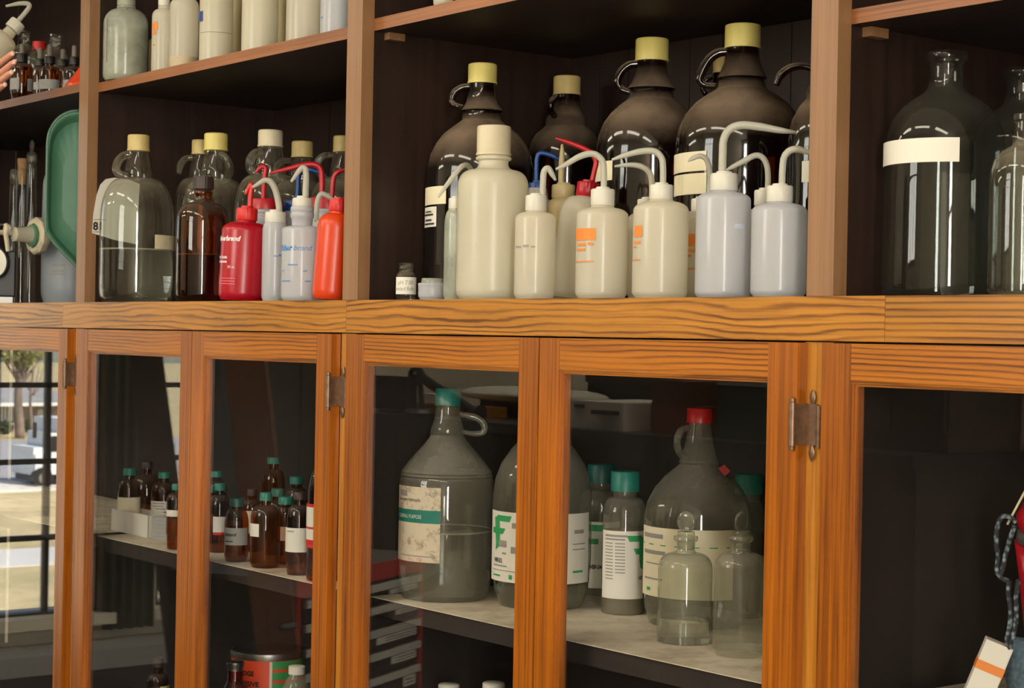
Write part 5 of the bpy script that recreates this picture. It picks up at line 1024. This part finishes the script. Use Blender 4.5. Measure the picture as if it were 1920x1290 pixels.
for a, c, t, bt in ((3, 28, 762, 790), (72, 92, 768, 796), (-60, -30, 764, 792)):
    p, q = hp_(a, bt), hp_(c, t); w = obj('house_window', B((0, .06, min(p[0], q[0]), max(p[0], q[0]), max(p[1], .3), q[1])), mat('house_glass', lin(120, 122, 124), .2), ho); bm = bmesh.new()
    for k in range(5): u = p[0]+(q[0]-p[0])*k/4; box(bm, .06, .1, u-.06, u+.06, max(p[1], .3), q[1])
    obj('window_bars', bm, M['white'], w)
def leafy(name, par, cen, rad, n, size, m, sq=1.0):
    bm = bmesh.new()
    for _ in range(n):
        v = Vector((random.gauss(0, 1), random.gauss(0, 1), random.gauss(0, 1))).normalized()*rad*random.random()**.35; v.z *= sq
        r = Euler((random.random()*6, random.random()*6, random.random()*6)).to_matrix(); s_ = size*random.uniform(.6, 1.3)
        bm.faces.new([bm.verts.new(cen+v+r @ Vector(q)*s_) for q in ((-1, -.5, 0), (1, -.5, 0), (.7, .6, .2), (-.7, .6, .2))])
    return obj(name, bm, m, par)
LEAF = mat('olive_leaves', lin(158, 152, 96), .9, noise=.2, nscale=.6); BUSH = mat('dark_bush', lin(78, 84, 56), .9, noise=.2, nscale=1.5); BARK = mat('bark', lin(136, 118, 102), .95, noise=.25, nscale=2)
def tree(label, px, basey, hw, topy, crown, m=LEAF):
    g = G(px, basey); o = thing('tree', g, label, 'tree', 'street trees'); k = (g-flip(CAM)).length/FPX; H_ = (basey-topy)*k
    obj('trunk', tube([(0, 0, 0), (.1, .2, H_*.5), (0, 0, H_)], [hw*k*1.2, hw*k*.9, hw*k*.5], 10), BARK, o, smooth='all')
    cyx, r = crown; leafy('crown', o, Vector((0, 0, (basey-cyx)*k)), r*k, 900, r*k*.09, m, .75)
    bm = bmesh.new()
    for a in range(6): tube([(0, 0, H_*.6), (math.cos(a)*H_*.1, math.sin(a)*H_*.15, H_*.8), (math.cos(a)*H_*.2, math.sin(a)*H_*.3, H_*1.05)], [hw*k*.4, hw*k*.25, hw*k*.08], 6, bm=bm)
    obj('branches', bm, BARK, o, smooth='all')
tree('thick-trunked tree on the verge before the house, mirrored in the leftmost pane', 38, 822, 8, 660, (660, 46))
tree('slender tree between the thick trunk and the parked truck, mirrored', 61, 826, 3, 690, (664, 20))
for i, (px, by) in enumerate(((-70, 800), (66, 800), (200, 800))):
    g = G(px, by); g.x -= 25; tree_k = (g-flip(CAM)).length/FPX; o = thing('tree', g, 'pale olive tree behind the brick house, ' + ('left of', 'straight over', 'right of')[i] + ' its roof, mirrored', 'tree', 'street trees')
    obj('trunk', tube([(0, 0, 0), (0, 0, 60*tree_k)], 4*tree_k, 8, smooth=False), BARK, o); leafy('crown', o, Vector((0, 0, 110*tree_k)), 48*tree_k, 1300, 7*tree_k, mat('pale_leaves', lin(172, 164, 110), .9, noise=.15, nscale=.4), .8)
for i, (px, w, h_) in enumerate(((10, 20, 26), (54, 10, 30), (82, 18, 28))):
    g = G(px, 815); k = (g-flip(CAM)).length/FPX
    bs = thing('bush', g, ('clipped bush left of the thick trunk, mirrored', 'small dark bush between the two trunks, mirrored', 'round bush by the parked truck, mirrored')[i], 'bush', 'bushes before the house')
    leafy('foliage', bs, Vector((0, 0, h_*k*.5)), w*k*.7, 500, 2.2*k, BUSH, h_/w*.7); obj('stem', tube([(0, 0, 0), (0, 0, h_*k*.5)], k*1.2, 6, smooth=False), BARK, bs)
g = G(62, 916); k = (g-flip(CAM)).length/FPX; tk = thing('truck', g, 'white box truck parked at the kerb, mirrored between the window bars', 'truck')
sy = -1                                                               # it stretches away from the cabinet side
def tbx(name, m, a, b_, z0, z1, x0=-2.2, x1=0., bevel=.08, label=None): return obj(name, B((x0, x1, *sorted((sy*a*k, sy*b_*k)), z0*k, z1*k)), m, tk, bevel=bevel, label=label)
WHT = mat('truck_white', lin(226, 228, 226), .4)
tbx('chassis', M['black'], 4, 150, 12, 26, -2.0, -.2); tbx('hood', WHT, 0, 34, 24, 74); tbx('fender', WHT, 2, 30, 24, 62, -.1, .12); tbx('cab', WHT, 30, 48, 24, 100); tbx('cargo_box', WHT, 46, 165, 26, 126, -2.4, .1)
tbx('side_window', M['black'], 33, 45, 66, 94, -2.15, .03, .02); tbx('mirror', M['black'], -4, 1, 92, 120, .1, .25, .02)
for q in (15, 130):
    w = obj('wheel', tube([(-.1, sy*q*k, 19*k), (.22, sy*q*k, 19*k)], 19*k, 20, smooth=False), M['black'], tk); obj('hub', tube([(.21, sy*q*k, 19*k), (.25, sy*q*k, 19*k)], 9*k, 14, smooth=False), M['steel'], w)
bpy.context.view_layer.update()
